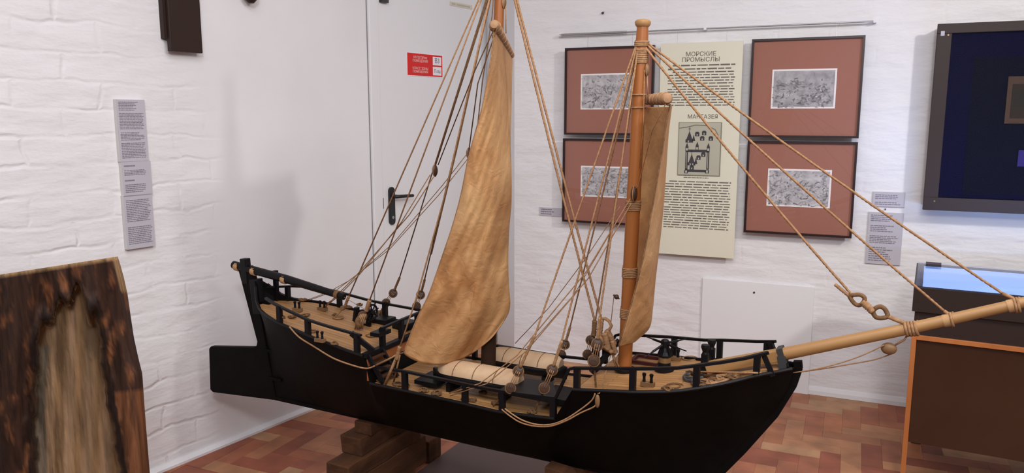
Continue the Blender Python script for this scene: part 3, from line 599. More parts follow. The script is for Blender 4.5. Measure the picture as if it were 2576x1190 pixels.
timber(-1.09, -.985, -.165, .30, .16, .228, 'timber beam under the stern, third from the top of its stack, jutting further out', seed=3)
timber(-1.09, -.985, -.26, .34, PZ, .16, 'thick lowest timber beam under the stern resting on the plinth', seed=4)
timber(-.222, -.125, -.12, .15, .20, .3465, 'timber block under the fore part of the keel beside the pale wedge', seed=5)
timber(-.225, -.11, -.14, .2, PZ, .20, 'lowest timber beam under the fore part of the hull', seed=6)
timber(-1.22, -1.01, .40, .50, 0, .10, 'dark block put in for the hull reflection on the floor behind the stern stack', None, seed=7)  # added block standing in for the hull's dark reflection
wd = MB().prism([(0, 0), (.10, 0), (.075, .028), (.0, .034)], 0, .055); o = wd.build('wooden_wedge', 'timber', bevel=.002); o.location = on(SH, -.217, .3465, -.118); o.rotation_euler = (0, 0, SH.rz)
tag(o, 'pale rough wooden wedge chocked against the underside of the black hull', 'wedge')
o = MB().box((0, 0, 0), (1.75, .86, PZ)).build('display_plinth', 'plinth', bevel=.003); o.location = on(SH, -1.11, 0, -.62); o.rotation_euler = (0, 0, SH.rz)
tag(o, 'low varnished brown platform board on the floor under the ship model', 'platform')
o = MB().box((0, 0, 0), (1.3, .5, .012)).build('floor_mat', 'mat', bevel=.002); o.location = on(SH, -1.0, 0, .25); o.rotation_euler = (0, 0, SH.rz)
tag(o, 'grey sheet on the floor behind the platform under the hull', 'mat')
# ================================================================== THE SHIP MODEL
# ship axes: x forward, y to port (away from the visitor), z up
ship = thing('sailing_ship_model', (SH.o[0], SH.o[1], 0), SH.rz, 'large wooden two-masted ship model with black hull and parchment sails on a timber cradle', 'ship model')
def C(x, y, off=0): return SH.hit(x, y, off)
I = lambda L, x: float(np.interp(x, [p[0] for p in L], [p[1] for p in L]))
BEAM = [(-1.62, .01), (-1.555, .016), (-1.53, .045), (-1.49, .078), (-1.44, .108), (-1.37, .138), (-1.3, .16), (-1.1, .185), (-.9, .20), (-.5, .215), (-.1, .21), (.1, .19), (.25, .155), (.36, .115), (.45, .065), (.50, .03), (.53, .008)]
bm_ = lambda x: I(BEAM, x)
def Nr(px, py, side=-1, extra=0):
    x = 0
    for _ in range(40): q = C(px, py, side * (bm_(x) + extra)); x = .5 * x + .5 * q[0]
    return q
DECK = [(-1.6, .752), (-1.42, .742), (-1.28, .726), (-1.12, .705), (-.95, .684), (-.872, .676), (-.845, .58), (-.5, .582), (-.33, .576), (-.142, .588), (-.085, .69), (.1, .707), (.21, .719), (.32, .745), (.42, .775), (.5, .79), (.53, .795)]
TOP = [(-1.62, .86), (-1.55, .835), (-1.52, .79), (-1.48, .757), (-1.42, .748), (-1.28, .731), (-1.12, .710), (-.95, .688), (-.872, .68), (-.845, .585), (-.5, .586), (-.33, .579), (-.142, .592), (-.085, .694), (.1, .711), (.21, .723), (.32, .749), (.42, .779), (.5, .794), (.53, .80)]
STEM = [(.347, .235), (.36, .256), (.428, .313), (.518, .379), (.646, .464), (.74, .508), (.79, .520), (.83, .514)]
AFT = [(.347, -1.479), (.85, -1.56)]
ZK = .347
xs_all = sorted(set([-1.56, -1.54, -1.5, -1.45, -1.4, -1.34, -1.28, -1.2, -1.12, -1.0, -.95, -.9, -.872, -.845, -.8, -.7, -.6, -.5, -.4, -.33, -.25, -.142, -.085, 0, .1, .16, .21, .265, .32, .37, .42, .46, .49, .512]))
def hullpt(xt, t, side):
    zt = I(TOP, xt); c = (xt - I(AFT, zt)) / (I(STEM, zt) - I(AFT, zt)); c = min(1, max(0, c)); z = ZK + t * (zt - ZK)
    x = I(AFT, z) + c * (I(STEM, z) - I(AFT, z)); p = .55 + .9 * abs(2 * c - 1) ** 3
    return (x, side * max(.008, bm_(xt) * t ** p), z)
T = [0, .02, .06, .12, .2, .3, .42, .55, .7, .85, 1]
mb = MB()
for side in (-1, 1):
    G = [[hullpt(x, t, side) for t in T] for x in xs_all]
    mb.grid(G if side > 0 else [g[::-1] for g in G])
n = len(xs_all); m_ = len(T)
# keel, stern and stem closing strips, inner bulwark face and deck bed
P = lambda i, j, sd: hullpt(xs_all[i], T[j], sd)
for i in range(n - 1): mb.add([P(i, 0, -1), P(i + 1, 0, -1), P(i + 1, 0, 1), P(i, 0, 1)], [(3, 2, 1, 0)])
for i, fl in ((0, 0), (n - 1, 1)):
    for j in range(m_ - 1): mb.add([P(i, j, -1), P(i, j, 1), P(i, j + 1, 1), P(i, j + 1, -1)], [(0, 1, 2, 3) if fl else (3, 2, 1, 0)])
for side in (-1, 1):
    for i in range(n - 1):
        a = xs_all[i]; b = xs_all[i + 1]; q = lambda x, w, z: (x, side * (bm_(x) - w), z)
        mb.add([q(a, 0, I(TOP, a)), q(b, 0, I(TOP, b)), q(b, min(.009, bm_(b) * .5), I(TOP, b)), q(a, .009, I(TOP, a))], [(0, 1, 2, 3) if side < 0 else (3, 2, 1, 0)])
        mb.add([q(a, .009, I(TOP, a)), q(b, min(.009, bm_(b) * .5), I(TOP, b)), q(b, min(.009, bm_(b) * .5), I(DECK, b) - .004), q(a, .009, I(DECK, a) - .004)], [(0, 1, 2, 3) if side < 0 else (3, 2, 1, 0)])
for i in range(n - 1):
    a, b = xs_all[i], xs_all[i + 1]; mb.add([(a, -bm_(a) + .005, I(DECK, a) - .003), (b, -bm_(b) + .005, I(DECK, b) - .003), (b, bm_(b) - .005, I(DECK, b) - .003), (a, bm_(a) - .005, I(DECK, a) - .003)], [(0, 1, 2, 3)])
hull = mb.build('hull', 'black', ship, smooth=True)
# keel timber and stem post
MB().box((-1.49, -.011, .3465), (.22, .011, .362)).build('keel', 'black', ship)
sm = MB(); pts = [(I(STEM, z), 0, z) for z in (.347, .36, .39, .428, .47, .518, .58, .646, .70, .74, .79, .812)]
for a, b in zip(pts[:-1], pts[1:]): sm.bar(a, b, .022, .02, (0, 1, 0))
sm.build('stem_post', 'black', ship, smooth=True)
def deck(name, x0, x1, inset=.013):
    xs = list(np.linspace(x0, x1, 24)); mb = MB()
    top = [[(x, s * max(.004, bm_(x) - inset), I(DECK, x) + .002) for s in (-1, -.5, 0, .5, 1)] for x in xs]
    top = [[(x, y * 0 + s * max(.004, bm_(x) - inset), z) for (x, y, z), s in zip(r, (-1, -.5, 0, .5, 1))] for r in top]
    mb.grid(top); mb.grid([[(x, y, z - .004) for x, y, z in r[::-1]] for r in top]); return mb.build(name, 'deck', ship)
deck('quarter_deck', -1.52, -.882); deck('main_deck', -.838, -.152); deck('fore_deck', -.078, .47)
# edge strips: coaming along the deck edge (rubbing strake)
for side in (-1, 1):
    for (a, b) in ((-1.54, -.872), (-.845, -.142), (-.085, .505)):
        MB().tube([(x, side * (bm_(x) - .001), I(TOP, x) - .001) for x in np.linspace(a, b, 18)], .0055, 6).build('edge_strake', 'rail', hull, smooth=True)
# bulkhead panel of reddish planks under the quarterdeck and dark doorway, forecastle step
MB().box((-.868, -.188, .586), (-.862, .188, .668)).build('quarterdeck_bulkhead', 'orange', ship)
MB().box((-.862, .05, .586), (-.857, .10, .665)).build('cabin_door', 'redpaint', ship); MB().bar((-.868, -.2, .679), (-.868, .2, .679), .022, .016).build('deck_beam', 'rail', ship)
# transom board
MB().bar((-1.555, 0, .70), (-1.57, 0, .845), .05, .03, (0, 1, 0)).build('stern_board', 'rail', ship, bevel=.004)
MB().bar((-1.51, .05, .75), (-1.51, .05, .875), .016).build('stern_post', 'rail', ship)
# rudder
rp = [(603, 672), (632, 668), (646, 712), (700, 1004), (690, 1004), (541, 985), (534, 978), (531, 876), (535, 870), (642, 872), (650, 868), (652, 858)]
rd = MB().prism([(C(*p)[0], C(*p)[2]) for p in rp][::-1], -.012, .012); rd.build('rudder', 'black', ship, bevel=.003)
a, b = C(603, 690), C(614, 650); MB().bar(C(622, 712), C(616, 650), .032, .030, (0, 1, 0)).build('rudder_head', 'rail', ship, bevel=.003)
for py in (760, 880, 950):
    p = C(660 + (py - 760) * .16, py); MB().box((p[0] - .02, -.016, p[2] - .006), (p[0] + .05, .016, p[2] + .006)).build('rudder_hinge', 'black', ship)
til = [C(588, 666), C(720, 702), C(866, 747)]
MB().tube(til, [.0165, .017, .0125], 12).build('tiller', 'rail', ship, smooth=True)
for p in (598, 640, 716): q = C(p, 668 + (p - 588) * .272); d = (til[2] - til[0]); d = d / np.linalg.norm(d); MB().lathe([(.0178, 0), (.0188, .004), (.0188, .018), (.0178, .022)], q - d * .011, d, 14).build('leather_band', 'wrap', ship, smooth=True)
q = C(848, 741); MB().lathe([(.0155, 0), (.0165, .008), (.0155, .016)], q - d * .008, d, 12).build('rope_lashing', 'rope2', ship, smooth=True)

# ---- railings
def rail(pts, posts, post_w=.017, name='railing', r=.0065, h=.008):
    mb = MB()
    for a, b in zip(pts[:-1], pts[1:]): mb.bar(a, b, .011, h)
    o = mb.build(name, 'rail', ship)
    for p, q in posts: MB().bar(p, q, post_w, post_w).build('rail_post', 'rail', o)
    return o
QR = [(-1.40, .807), (-1.269, .789), (-1.147, .767), (-1.033, .757), (-.932, .751), (-.885, .748)]
WRL = [(-.86, .642), (-.707, .650), (-.561, .649), (-.41, .646), (-.325, .645), (-.142, .655)]
FR = [(-.100, .742), (-.086, .757), (.0, .767), (.1, .778), (.212, .79), (.274, .803), (.36, .82), (.414, .833), (.452, .845)]
def rl(L, xs, side, inset=.008): return [(x, side * max(.012, bm_(x) - inset), I(L, x)) for x in xs]
def post(x, L, side, inset=.009): y = side * max(.012, bm_(x) - inset); return ((x, y, I(DECK, x) - .002), (x, y, I(L, x)))
for side in (-1, 1):
    rail(rl(QR, np.linspace(-1.40 if side < 0 else -1.54, -.885, 9), side), [post(x, QR, side) for x in ((-1.30, -1.145, -.905) if side < 0 else (-1.475, -1.27, -1.06, -.895))])
    rail(rl(WRL, np.linspace(-.84, -.142, 10), side), [post(x, WRL, side) for x in ((-.70, -.46, -.325, -.150) if side < 0 else (-.66, -.48, -.31, -.16))])
    rail([(-.142, side * .202, .655), (-.10, side * .201, .752), (-.086, side * .200, .757)] + rl(FR, np.linspace(-.07, .445, 10), side), [post(x, FR, side) for x in ((-.075, .092, .266, .418) if side < 0 else (-.07, .112, .268, .42))])
    MB().bar((.43, side * .06, .84), (.46, side * .055, .775), .014).build('rail_brace', 'rail', ship)
a = [(-.868, y, z) for y, z in ((-.10, .752), (0, .754), (.19, .756))]
rail(a, [((-.868, y, .68), (-.868, y, .753)) for y in (-.095, .02, .125)])
MB().bar((-.93, -.19, .75), (-.868, -.15, .684), .017).build('rail_brace', 'rail', ship); MB().box((-.895, -.13, .728), (-.855, -.06, .742)).build('rail_bracket', 'rail', ship)
# ladder
ld = MB()
for y in (-.185, -.105): ld.bar((-.868, y, .685), (-.80, y, .586), .010, .014)
lo_ = ld.build('ladder', 'rail', ship)
for k in range(4): z = .603 + k * .02; x = -.80 - (z - .586) * .687; MB().box((x - .014, -.182, z), (x + .010, -.108, z + .005)).build('ladder_step', 'timber', lo_)

# ---- deck boards, boats
hb = MB().prism([(-.335, -.075), (-.215, -.062), (-.150, -.175), (-.152, -.208), (-.335, -.208)], .637, .650, 'z'); hb.build('pin_board', 'rail', ship, bevel=.002)
MB().box((-.235, -.12, .60), (-.14, .0, .618)).build('hatch_cover', 'rail', ship, bevel=.002)
MB().box((-.69, -.16, .595), (-.60, -.05, .61)).build('boat_cradle', 'rail', ship, bevel=.002)
def boat(x0, x1, yc, rot, z0=.602):
    L = x1 - x0; mb = MB(); G = []
    for i in range(15):
        u = i / 14; w = .052 * (max(.0, 1 - abs(2 * u - 1) ** 2.6)) + .004; zt = .038 + .003 * (2 * u - 1) ** 2; row = []
        for k in range(9): t = math.pi * (k / 8 - .5) * 1.0; row.append((x0 + L * u, yc + w * math.sin(t), z0 + zt * (1 - math.cos(t)) + .004))
        G.append(row)
    mb.grid(G); G2 = [[r[8], r[0]] for r in G]; mb.grid(G2)
    o = mb.build('ships_boat', 'rail', ship, smooth=True, solid=.002)
    cv = MB(); G = []
    for i in range(15):
        u = i / 14; w = .050 * (1 - .55 * abs(2 * u - 1) ** 9) ; h_ = .034 * (1 - .3 * abs(2 * u - 1) ** 9) + .002; row = []
        for k in range(11): t = math.pi * (k / 10 - .5); row.append((x0 + .03 + (L - .05) * u, yc + w * math.sin(t), z0 + .046 + h_ * math.cos(t)))
        G.append(row)
    cv.grid(G); cv.add(G[0], [tuple(range(11))]); cv.add(G[-1], [tuple(range(10, -1, -1))]); c = cv.build('boat_cover', 'cream', o, smooth=True)
    for u in (.25, .5, .75):
        x = x0 + .03 + (L - .05) * u; MB().tube([(x, yc + .0545 * math.sin(t), z0 + .047 + .035 * math.cos(t)) for t in np.linspace(-1.5, 1.5, 12)], .0012, 5).build('boat_tie', 'rope2', o)
    for u in (.22, .78): MB().box((x0 + L * u - .008, yc - .035, .583), (x0 + L * u + .008, yc + .035, z0 + .010)).build('boat_chock', 'rail', o)
boat(-.64, -.285, -.112, 0); boat(-.555, -.235, .095, 0)

# ---- masts and spars
mb0 = C(1232, 905); MB_ = np.array([-.492, 0, .585]); MT = C(1262, -190)
def mixp(a, b, t): return np.array(a) + (np.array(b) - np.array(a)) * t
mast = MB().tube([MB_, mixp(MB_, MT, .18), MT], [.024, .0225, .0145], 20).build('main_mast', 'mast', ship, smooth=True)
MB().tube([MB_ + [0, 0, .001], mixp(MB_, MT, .17)], [.0265, .0245], 16).build('mast_foot', 'darkmast', mast, smooth=True)
FB = np.array([.004, 0, .70]); FT = C(1617, 62)
fm = MB().tube([FB, mixp(FB, FT, .5), mixp(FB, FT, .95), FT], [.0215, .0215, .0185, .0165], 20).build('fore_mast', 'mast', ship, smooth=True)
dd = (FT - FB) / np.linalg.norm(FT - FB)
MB().lathe([(.016, -.012), (.0185, -.01), (.0215, -.006), (.0235, 0), (.0225, .006), (.018, .010), (.006, .012)], FT + dd * .004, dd, 20).build('mast_cap', 'spar', fm, smooth=True, label='pale rounded cap on the masthead')
MB().lathe([(.034, 0), (.034, .006)], (.004, 0, .706), (0, 0, 1), 18).build('mast_collar', 'rail', fm)
def lash(p, d, r, n, parent, rr=.0028, mname='rope'):
    mb = MB(); d = np.array(d) / np.linalg.norm(d); u = np.cross(d, [0, 1, 0]); u /= np.linalg.norm(u); w = np.cross(d, u); pts = []
    for i in range(n * 14 + 1):
        t = 2 * math.pi * i / 14; pts.append(np.array(p) + d * (i / 14 * rr * 1.85) + (u * math.cos(t) + w * math.sin(t)) * (r + rr * .55))
    mb.tube(pts, rr, 6); return mb.build('rope_lashing', mname, parent, smooth='all')
def on_mast(px, py, B, Tp):  # nearest point on a mast's axis at this height
    z = C(px, py)[2]; t = (z - B[2]) / (Tp[2] - B[2]); return mixp(B, Tp, t)
for (y, n) in ((528, 6), (696, 6), (799, 6), (160, 8), (118, 3)): lash(on_mast(1580, y, FB, FT), dd, .0205 if y > 200 else .0185, n, fm)
dm = (MT - MB_) / np.linalg.norm(MT - MB_)
for y in (95, 123): lash(on_mast(1245, y, MB_, MT), dm, .017, 2, mast, .0026)
for y in (240, 272): lash(on_mast(1600, y, FB, FT), dd, .0195, 1, fm, .0026)
# bowsprit
B0, B1 = C(1765, 932), C(2640, 746)
B0 = np.array([.262, 0, .752])
sq = C(1960, 893)
MB().bar(B0, sq, .034, .034).build('bowsprit_heel', 'spar', ship, bevel=.003)
bs = MB().tube([sq + (B0 - sq) * .02, C(2290, 826), B1], [.0185, .0155, .013], 16).build('bowsprit', 'spar', ship, smooth=True); db = (B1 - sq) / np.linalg.norm(B1 - sq)
q = C(1968, 892); MB().bar(q - db * .008, q + db * .008, .042, .044).bar(q + [0, -.02, .0], (.485, -.022, .76), .004, .022, (1, 0, 0)).bar(q + [0, .02, .0], (.485, .022, .76), .004, .022, (1, 0, 0)).build('iron_strap', 'iron', bs)
for px, py in ((2372, 808), (2534, 771)): lash_p = C(px, py); MB().lathe([(.0155, 0), (.0165, .003), (.0165, .020), (.0155, .023)], lash_p, db, 14).build('leather_band', 'wrap', bs, smooth=True)
for (px, py, n, rr) in ((2278, 828, 4, .0042), (2392, 804, 1, .0036), (2552, 768, 2, .0034)): lash(C(px, py), db + [0, 0, -.15], .0155, n, bs, rr)

# ---- yards and sails
def yard(p, q, r0, r1, n_wrap, px):
    p, q = np.array(p), np.array(q); d = q - p; L = np.linalg.norm(d); d = d / L
    rs = [(.001, -.004), (r0 * .7, -.002), (r0, .006)] + [(r0 + (r1 - r0) * k / 6, L * k / 6) for k in range(1, 6)] + [(r1, L - .004), (r1 * .5, L)]
    o = MB().lathe(rs, p, d, 18).build('yard', 'yard', ship, smooth=True)
    for k in range(n_wrap):
        c = p + d * (.025 + (L - .05) * k / max(1, n_wrap - 1)); r = r0 + (r1 - r0) * (.025 + (L - .05) * k / max(1, n_wrap - 1)) / L; u = np.cross(d, [0, 0, 1]); u /= np.linalg.norm(u); w = np.cross(d, u)
        MB().tube([c + d * .006 * math.cos(t) + (u * math.cos(t) + w * math.sin(t)) * (r + .0012) for t in np.linspace(0, 2 * math.pi, 19)[:-1]], .0017, 6, closed=True).build('robands', 'rope', o, smooth='all')
    return o
D_ = SH.dep
YM0, YM1 = D_(1243, 62, 2.29), D_(1287, 141, 2.86); yard(YM0, YM1, .0150, .0095, 9, 0)
YF0, YF1 = D_(1679, 248, 2.08), D_(1604, 252, 2.60); yard(YF0, YF1, .0155, .0115, 9, 0)
def cat(L, t):  # smooth interpolation of (py, px) control pairs by parameter t over their index
    n = len(L) - 1; s = min(max(t, 0), 1) * n; i = min(int(s), n - 1); f = s - i
    P0, P1, P2, P3 = [np.array(L[min(max(k, 0), n)], float) for k in (i - 1, i, i + 1, i + 2)]
    return .5 * ((2 * P1) + (P2 - P0) * f + (2 * P0 - 5 * P1 + 4 * P2 - P3) * f * f + (3 * P1 - P0 - 3 * P2 + P3) * f ** 3)
def wr(u, v, s=1): return (.006 * math.sin(9 * u + 7 * v + 3 * math.sin(5 * v)) + .004 * math.sin(23 * u - 11 * v + 2 * math.sin(13 * v)) + .0025 * math.sin(41 * u + 29 * v)) * s
A_ = [(1243, 80), (1232, 170), (1215, 262), (1197, 330), (1178, 400), (1160, 490), (1138, 570), (1111, 650), (1080, 738), (1050, 800), (1015, 887)]
R_ = [(1289, 150), (1287, 220), (1285, 300), (1284, 370), (1286, 440), (1286, 510), (1281, 570), (1278, 640), (1279, 710), (1281, 780), (1247, 838)]
nu, nv = 56, 110; G = []
for i in range(nv + 1):
    v = i / nv; a = cat(A_, v); b = cat(R_, v); da = 2.30 + .17 * v; db_ = 2.53 + .32 * (1 - v) ** 7; row = []; nf = 16
    for j in range(nu + 1):
        u = j / nu; x = a[0] + (b[0] - a[0]) * u; y = a[1] + (b[1] - a[1]) * u
        y += 52 * (v ** 6) * math.sin(math.pi * u ** .95) ** .8; y += 20 * (1 - v) ** 8 * math.sin(math.pi * u)* -.2
        bul = .10 * math.sin(math.pi * min(1, v * 1.02)) ** .8
        d = da + (db_ - da) * (u ** 1.15) - bul * math.sin(math.pi * u) ** .8 * .55 + wr(u, v * 1.6, .25 + .6 * v)
        if v > .72: d += .022 * (v - .72) / .28 * math.sin(7 * u + 9 * v) * math.sin(math.pi * u)
        row.append(D_(x, y, d))
    full = min(1, v * 8)   # the far leech curls back behind the belly
    for j in range(1, nf + 1):
        w = j / nf; row.append(D_(b[0] - full * 9 * w * w - .6 * w, b[1] + 6 * w * full, db_ + full * .26 * w))
    G.append(row)
sl = MB().grid(G).build('sail', 'sail', ship, smooth='all', solid=.0022)
sm_ = MB().tube([np.array(G[i][int(nu * (.72 - .18 * i / nv))]) + [0, -.0016, 0] for i in range(8, nv - 8)], .0013, 5).build('sail_seam', 'sail', sl)
hem = MB().tube([G[i][0] for i in range(0, nv + 1, 2)], .0024, 6).build('bolt_rope', 'rope', sl, smooth='all')
# foresail curls forward like a half pipe: near leech, belly, far leech
N_ = [(1686, 262), (1675, 320), (1662, 400), (1650, 470), (1636, 550), (1622, 630), (1608, 690), (1592, 750), (1576, 805), (1556, 872)]
M_ = [(1690, 268), (1682, 330), (1677, 400), (1671, 490), (1665, 560), (1656, 640), (1648, 710), (1642, 775), (1633, 825), (1600, 856)]
F_ = [(1606, 270), (1602, 330), (1598, 400), (1594, 470), (1590, 550), (1586, 630), (1580, 690), (1576, 750), (1572, 800), (1566, 862)]
G = []
for i in range(nv + 1):
    v = i / nv; a, m, f_ = cat(N_, v), cat(M_, v), cat(F_, v); row = []
    k = .5
    for j in range(nu + 1):
        u = j / nu
        if u < k: w = u / k; s = math.sin(w * math.pi / 2); x = a[0] + (m[0] - a[0]) * s; y = a[1] + (m[1] - a[1]) * w
        else: w = (u - k) / (1 - k); s = 1 - math.cos(w * math.pi / 2); x = m[0] + (f_[0] - m[0]) * s; y = m[1] + (f_[1] - m[1]) * w
        d = 2.10 + .42 * u + .012 * v + wr(u * .7, v * 2.2, .3 + .8 * v) * .8; row.append(D_(x, y, d))
    G.append(row)
sl = MB().grid(G).build('sail', 'sail', ship, smooth='all', solid=.0022)
MB().tube([G[i][0] for i in range(0, nv + 1, 2)], .0022, 6).build('bolt_rope', 'rope2', sl, smooth='all')

# ---- rigging
def ring(pts, n=36):  # closed smooth loop through points
    P = [np.array(p, float) for p in pts]; m = len(P); out = []
    for i in range(n):
        q = i * m / n; k = int(q); f = q - k; a, b, c, d = P[(k - 1) % m], P[k % m], P[(k + 1) % m], P[(k + 2) % m]
        out.append(.5 * (2 * b + (c - a) * f + (2 * a - 5 * b + 4 * c - d) * f * f + (3 * b - a - 3 * c + d) * f ** 3))
    return out
def rope(name, pts, r=.0022, parent=None, twist=0, sag=0, m='rope', n=6):
    P = [np.array(p, float) for p in pts]
    if sag and len(P) == 2: a, b = P; P = [a + (b - a) * t + np.array([0, 0, -sag * 4 * t * (1 - t)]) for t in np.linspace(0, 1, 13)]
    return MB().tube(P, r, n if not twist else 9, twist=twist).build(name, m, parent or ship, smooth='all')
def seize(a, b, r, parent, m='rope'):  # thicker served length
    a, b = np.array(a, float), np.array(b, float); P = [a + (b - a) * t for t in np.linspace(0, 1, 15)]
    return MB().tube(P, [r * (.75 + .3 * abs(math.sin(i * 1.4))) for i in range(15)], 8).build('seizing', m, parent, smooth='all')
def deadeye(c, r, parent, axis=(0, 1, 0), m='block', strap=True):
    c = np.array(c); o = MB().lathe([(r * .7, -.006), (r * .95, -.004), (r, 0), (r * .95, .004), (r * .7, .006)], c, axis, 18).build('deadeye', m, parent, smooth=True)
    if strap: ax = np.array(axis, float); ax /= np.linalg.norm(ax); u = np.cross(ax, [0, 0, 1]); u /= np.linalg.norm(u); w = np.cross(ax, u); MB().tube([c + (u * math.cos(t) + w * math.sin(t)) * (r + .0012) for t in np.linspace(0, 2 * math.pi, 25)[:-1]], .0026, 6, closed=True).build('strap', 'rope2', o, smooth='all')
    return o
AX = (.35, -.9, .25)
def shroud(top, seat, up, low, foot, y, r=.0026, tw=0, m='rope', dr=.0155):
    """top: point on mast; the others image positions on the plane y"""
    S, U, Lw = C(*seat, y), C(*up, y), C(*low, y); o = rope('shroud', [top, S], r, twist=tw, m=m)
    d = (U - S) / (np.linalg.norm(U - S) + 1e-9); seize(S - d * .002, U - d * dr, .0052, o, m)
    deadeye(U, dr, o, AX); deadeye(Lw, dr, o, AX); dl = (Lw - U) / np.linalg.norm(Lw - U)
    for k in (-1, 0, 1): u = np.cross(dl, AX); u /= np.linalg.norm(u); e = np.array(AX) * .008; MB().tube([U + u * k * dr * .4 + e, Lw + u * k * dr * .4 + e], .0014, 5).build('lanyard', 'rope', o, smooth='all')
    if foot: Ft = foot if len(foot) == 3 else C(*foot, y + .02); seize(Lw + (np.array(Ft) - Lw) * .1, Ft, .0035, o, 'rope2')
    return o
FH = on_mast(1611, 112, FB, FT); fh = lambda dx, dy, dz: FH + np.array([dx, dy, dz])
shroud(fh(-.012, -.012, 0), (1346, 843), (1304, 934), (1284, 977), (1241, 1020), -.205, .0028, 90, dr=.0145)
shroud(fh(-.010, -.014, -.006), (1413, 858), (1389, 931), (1369, 977), (1341, 1043), -.200, .0028, 90, dr=.0145)
shroud(fh(-.006, -.016, -.012), (1508, 800), (1503, 866), (1494, 908), (1500, 985), -.19, .0028, 90, dr=.0155)
shroud(fh(-.012, .012, 0), (1434, 823), (1421, 867), (1412, 893), None, .208, .0026, 90, dr=.0145)
shroud(fh(-.008, .014, -.006), (1497, 812), (1486, 856), (1478, 892), None, .205, .0026, 90, dr=.0145)
MH = on_mast(1262, -110, MB_, MT)
shroud(MH + [-.01, .01, 0], (1005, 699), (989, 738), (971, 762), (948, 800, )[:2] and tuple(C(950, 795, .17)), .19, .0024, 0, 'rope2', .0145)
shroud(MH + [-.01, .012, -.01], (1068, 704), (1058, 742), (1048, 771), None, .195, .0024, 0, 'rope2', .0145)
rope('shroud', [MH + [0, -.01, 0], C(1122, 480, -.10), C(1053, 731, -.175), C(1035, 787, -.19), C(1001, 888, -.205)], .0026, m='rope')
rope('shroud', [MH + [0, -.01, -.01], C(1148, 380, -.08), C(1085, 640, -.15)], .0022, m='rope2')
# backstays to the quarterdeck
zq = .70
L1 = SH.z(817, 806, zq); bk = C(878, 745, .04); o = rope('backstay', [MH + [-.012, 0, 0], bk], .0026, m='rope'); seize(bk, C(868, 770, .045), .006, o); deadeye(C(862, 775, .05), .010, o, AX, 'brownblock', False)
rope('tackle_fall', [C(862, 778, .05), C(840, 800, .05), L1], .0028, o, m='rope'); seize(C(845, 790, .055), C(824, 803, .06), .0065, o, 'rope2')
L2 = SH.z(905, 812, zq); bk = C(930, 755, .0); o = rope('backstay', [MH + [-.012, -.008, -.008], bk], .0026, m='rope'); seize(bk, C(921, 783, 0), .0085, o); deadeye(C(912, 795, 0), .015, o, AX, 'block')
for k in range(4): rope('tackle_fall', [C(908 + k * 4, 790, -.01), C(899 + k * 5, 808, -.015), C(893 + k * 6, 828, -.01)], .003, o)
MB().ball(C(903, 812, -.01), .016, 10, (1, 1, 1.6)).build('rope_bundle', 'rope2', o, smooth=True)
# runner with block high between mast and quarterdeck
def blk(px, py, y, r=.014, m='block', parent=None, el=1.35, ax=(.4, -.9, 0)):
    c = C(px, py, y); o = MB().ball(c, r, 12, (.62, .8, el)).build('pulley_block', m, parent or ship, smooth=True)
    MB().tube([c + np.array([r * .66 * math.cos(t) * .0, -r * .82 * math.cos(t), r * el * 1.02 * math.sin(t)]) for t in np.linspace(0, 2 * math.pi, 21)[:-1]], .0018, 5, closed=True).build('strap', 'rope', o, smooth='all'); return o
pb = blk(1094, 429, -.06, .0148)
rope('runner', [MH + [-.014, -.01, -.004], C(1227, 0, -.02), C(1096, 414, -.06)], .0024, m='rope2')
rope('runner', [YM0 + np.array([0, 0, -.012]), C(1195, 177, -.10), C(1102, 415, -.06)], .002, m='rope2')
rope('runner', [C(1082, 440, -.06), C(1009, 560, 0), C(905, 690, .03), C(848, 748, .05), C(805, 782, .08)], .0018)
rope('runner', [C(1090, 446, -.06), C(1030, 540, 0), C(890, 700, .04), C(830, 760, .06), C(817, 772, .08)], .0018)
pb = blk(1179, 386, -.06, .013)
rope('brace', [YM0 + np.array([.01, 0, -.01]), C(1202, 210, -.09), C(1180, 376, -.06)], .002, m='rope2')
rope('brace', [C(1174, 388, -.06), C(1114, 465, 0), C(989, 612, .06), C(904, 686, .09), C(845, 731, .12), C(760, 762, .12)], .0014)
rope('brace', [C(1178, 398, -.06), C(1104, 490, 0), C(980, 627, .06), C(880, 705, .09), C(826, 735, .12), C(748, 764, .12)], .0014)
rope('tiller_rope', [C(850, 748, 0), C(840, 752, -.02), C(824, 762, .05), C(820, 776, .09)], .0016); rope('tiller_rope', [C(866, 748), C(900, 768, .05), C(922, 780, .08)], .0010)
# main stays down to the foot of the foremast
E1, E2 = C(1496, 806, -.03), C(1513, 803, -.02)
rope('main_stay', [MH + [.015, -.006, 0], E1], .0036, twist=75, sag=.012); rope('main_stay', [MH + [.015, .006, 0], E2], .0036, twist=75, sag=.01)
# knotted heart blocks and lanyards at the stay's foot
o = MB().tube([C(*p, -.03) for p in ((1513, 803), (1522, 801), (1532, 808), (1538, 820), (1534, 828), (1526, 834))], .0052, 9).build('stay_loop', 'rope', ship, smooth='all')
seize(C(1496, 806, -.03), C(1494, 845, -.03), .0085, ship, 'rope2'); seize(C(1513, 803, -.03), C(1508, 852, -.03), .0088, ship); seize(C(1526, 830, -.03), C(1546, 868, -.02), .010, ship)
MB().ball(C(1490, 855, -.03), .0125, 12, (1, .8, 1.1)).build('pulley_block', 'block', ship, smooth=True)
for (a, b, r) in (((1520, 838), (1532, 880), .0105), ((1508, 850), (1528, 858), .009), ((1540, 858), (1549, 888), .008), ((1520, 870), (1540, 886), .008), ((1534, 886), (1552, 880), .007)): seize(C(*a, -.045), C(*b, -.04), r, ship)
MB().tube(ring([C(*p, -.03) for p in ((1513, 872), (1524, 880), (1534, 884), (1540, 878), (1545, 866), (1534, 862), (1520, 864))]), .0042, 8, closed=True).build('heart_ring', 'rope2', ship, smooth='all')
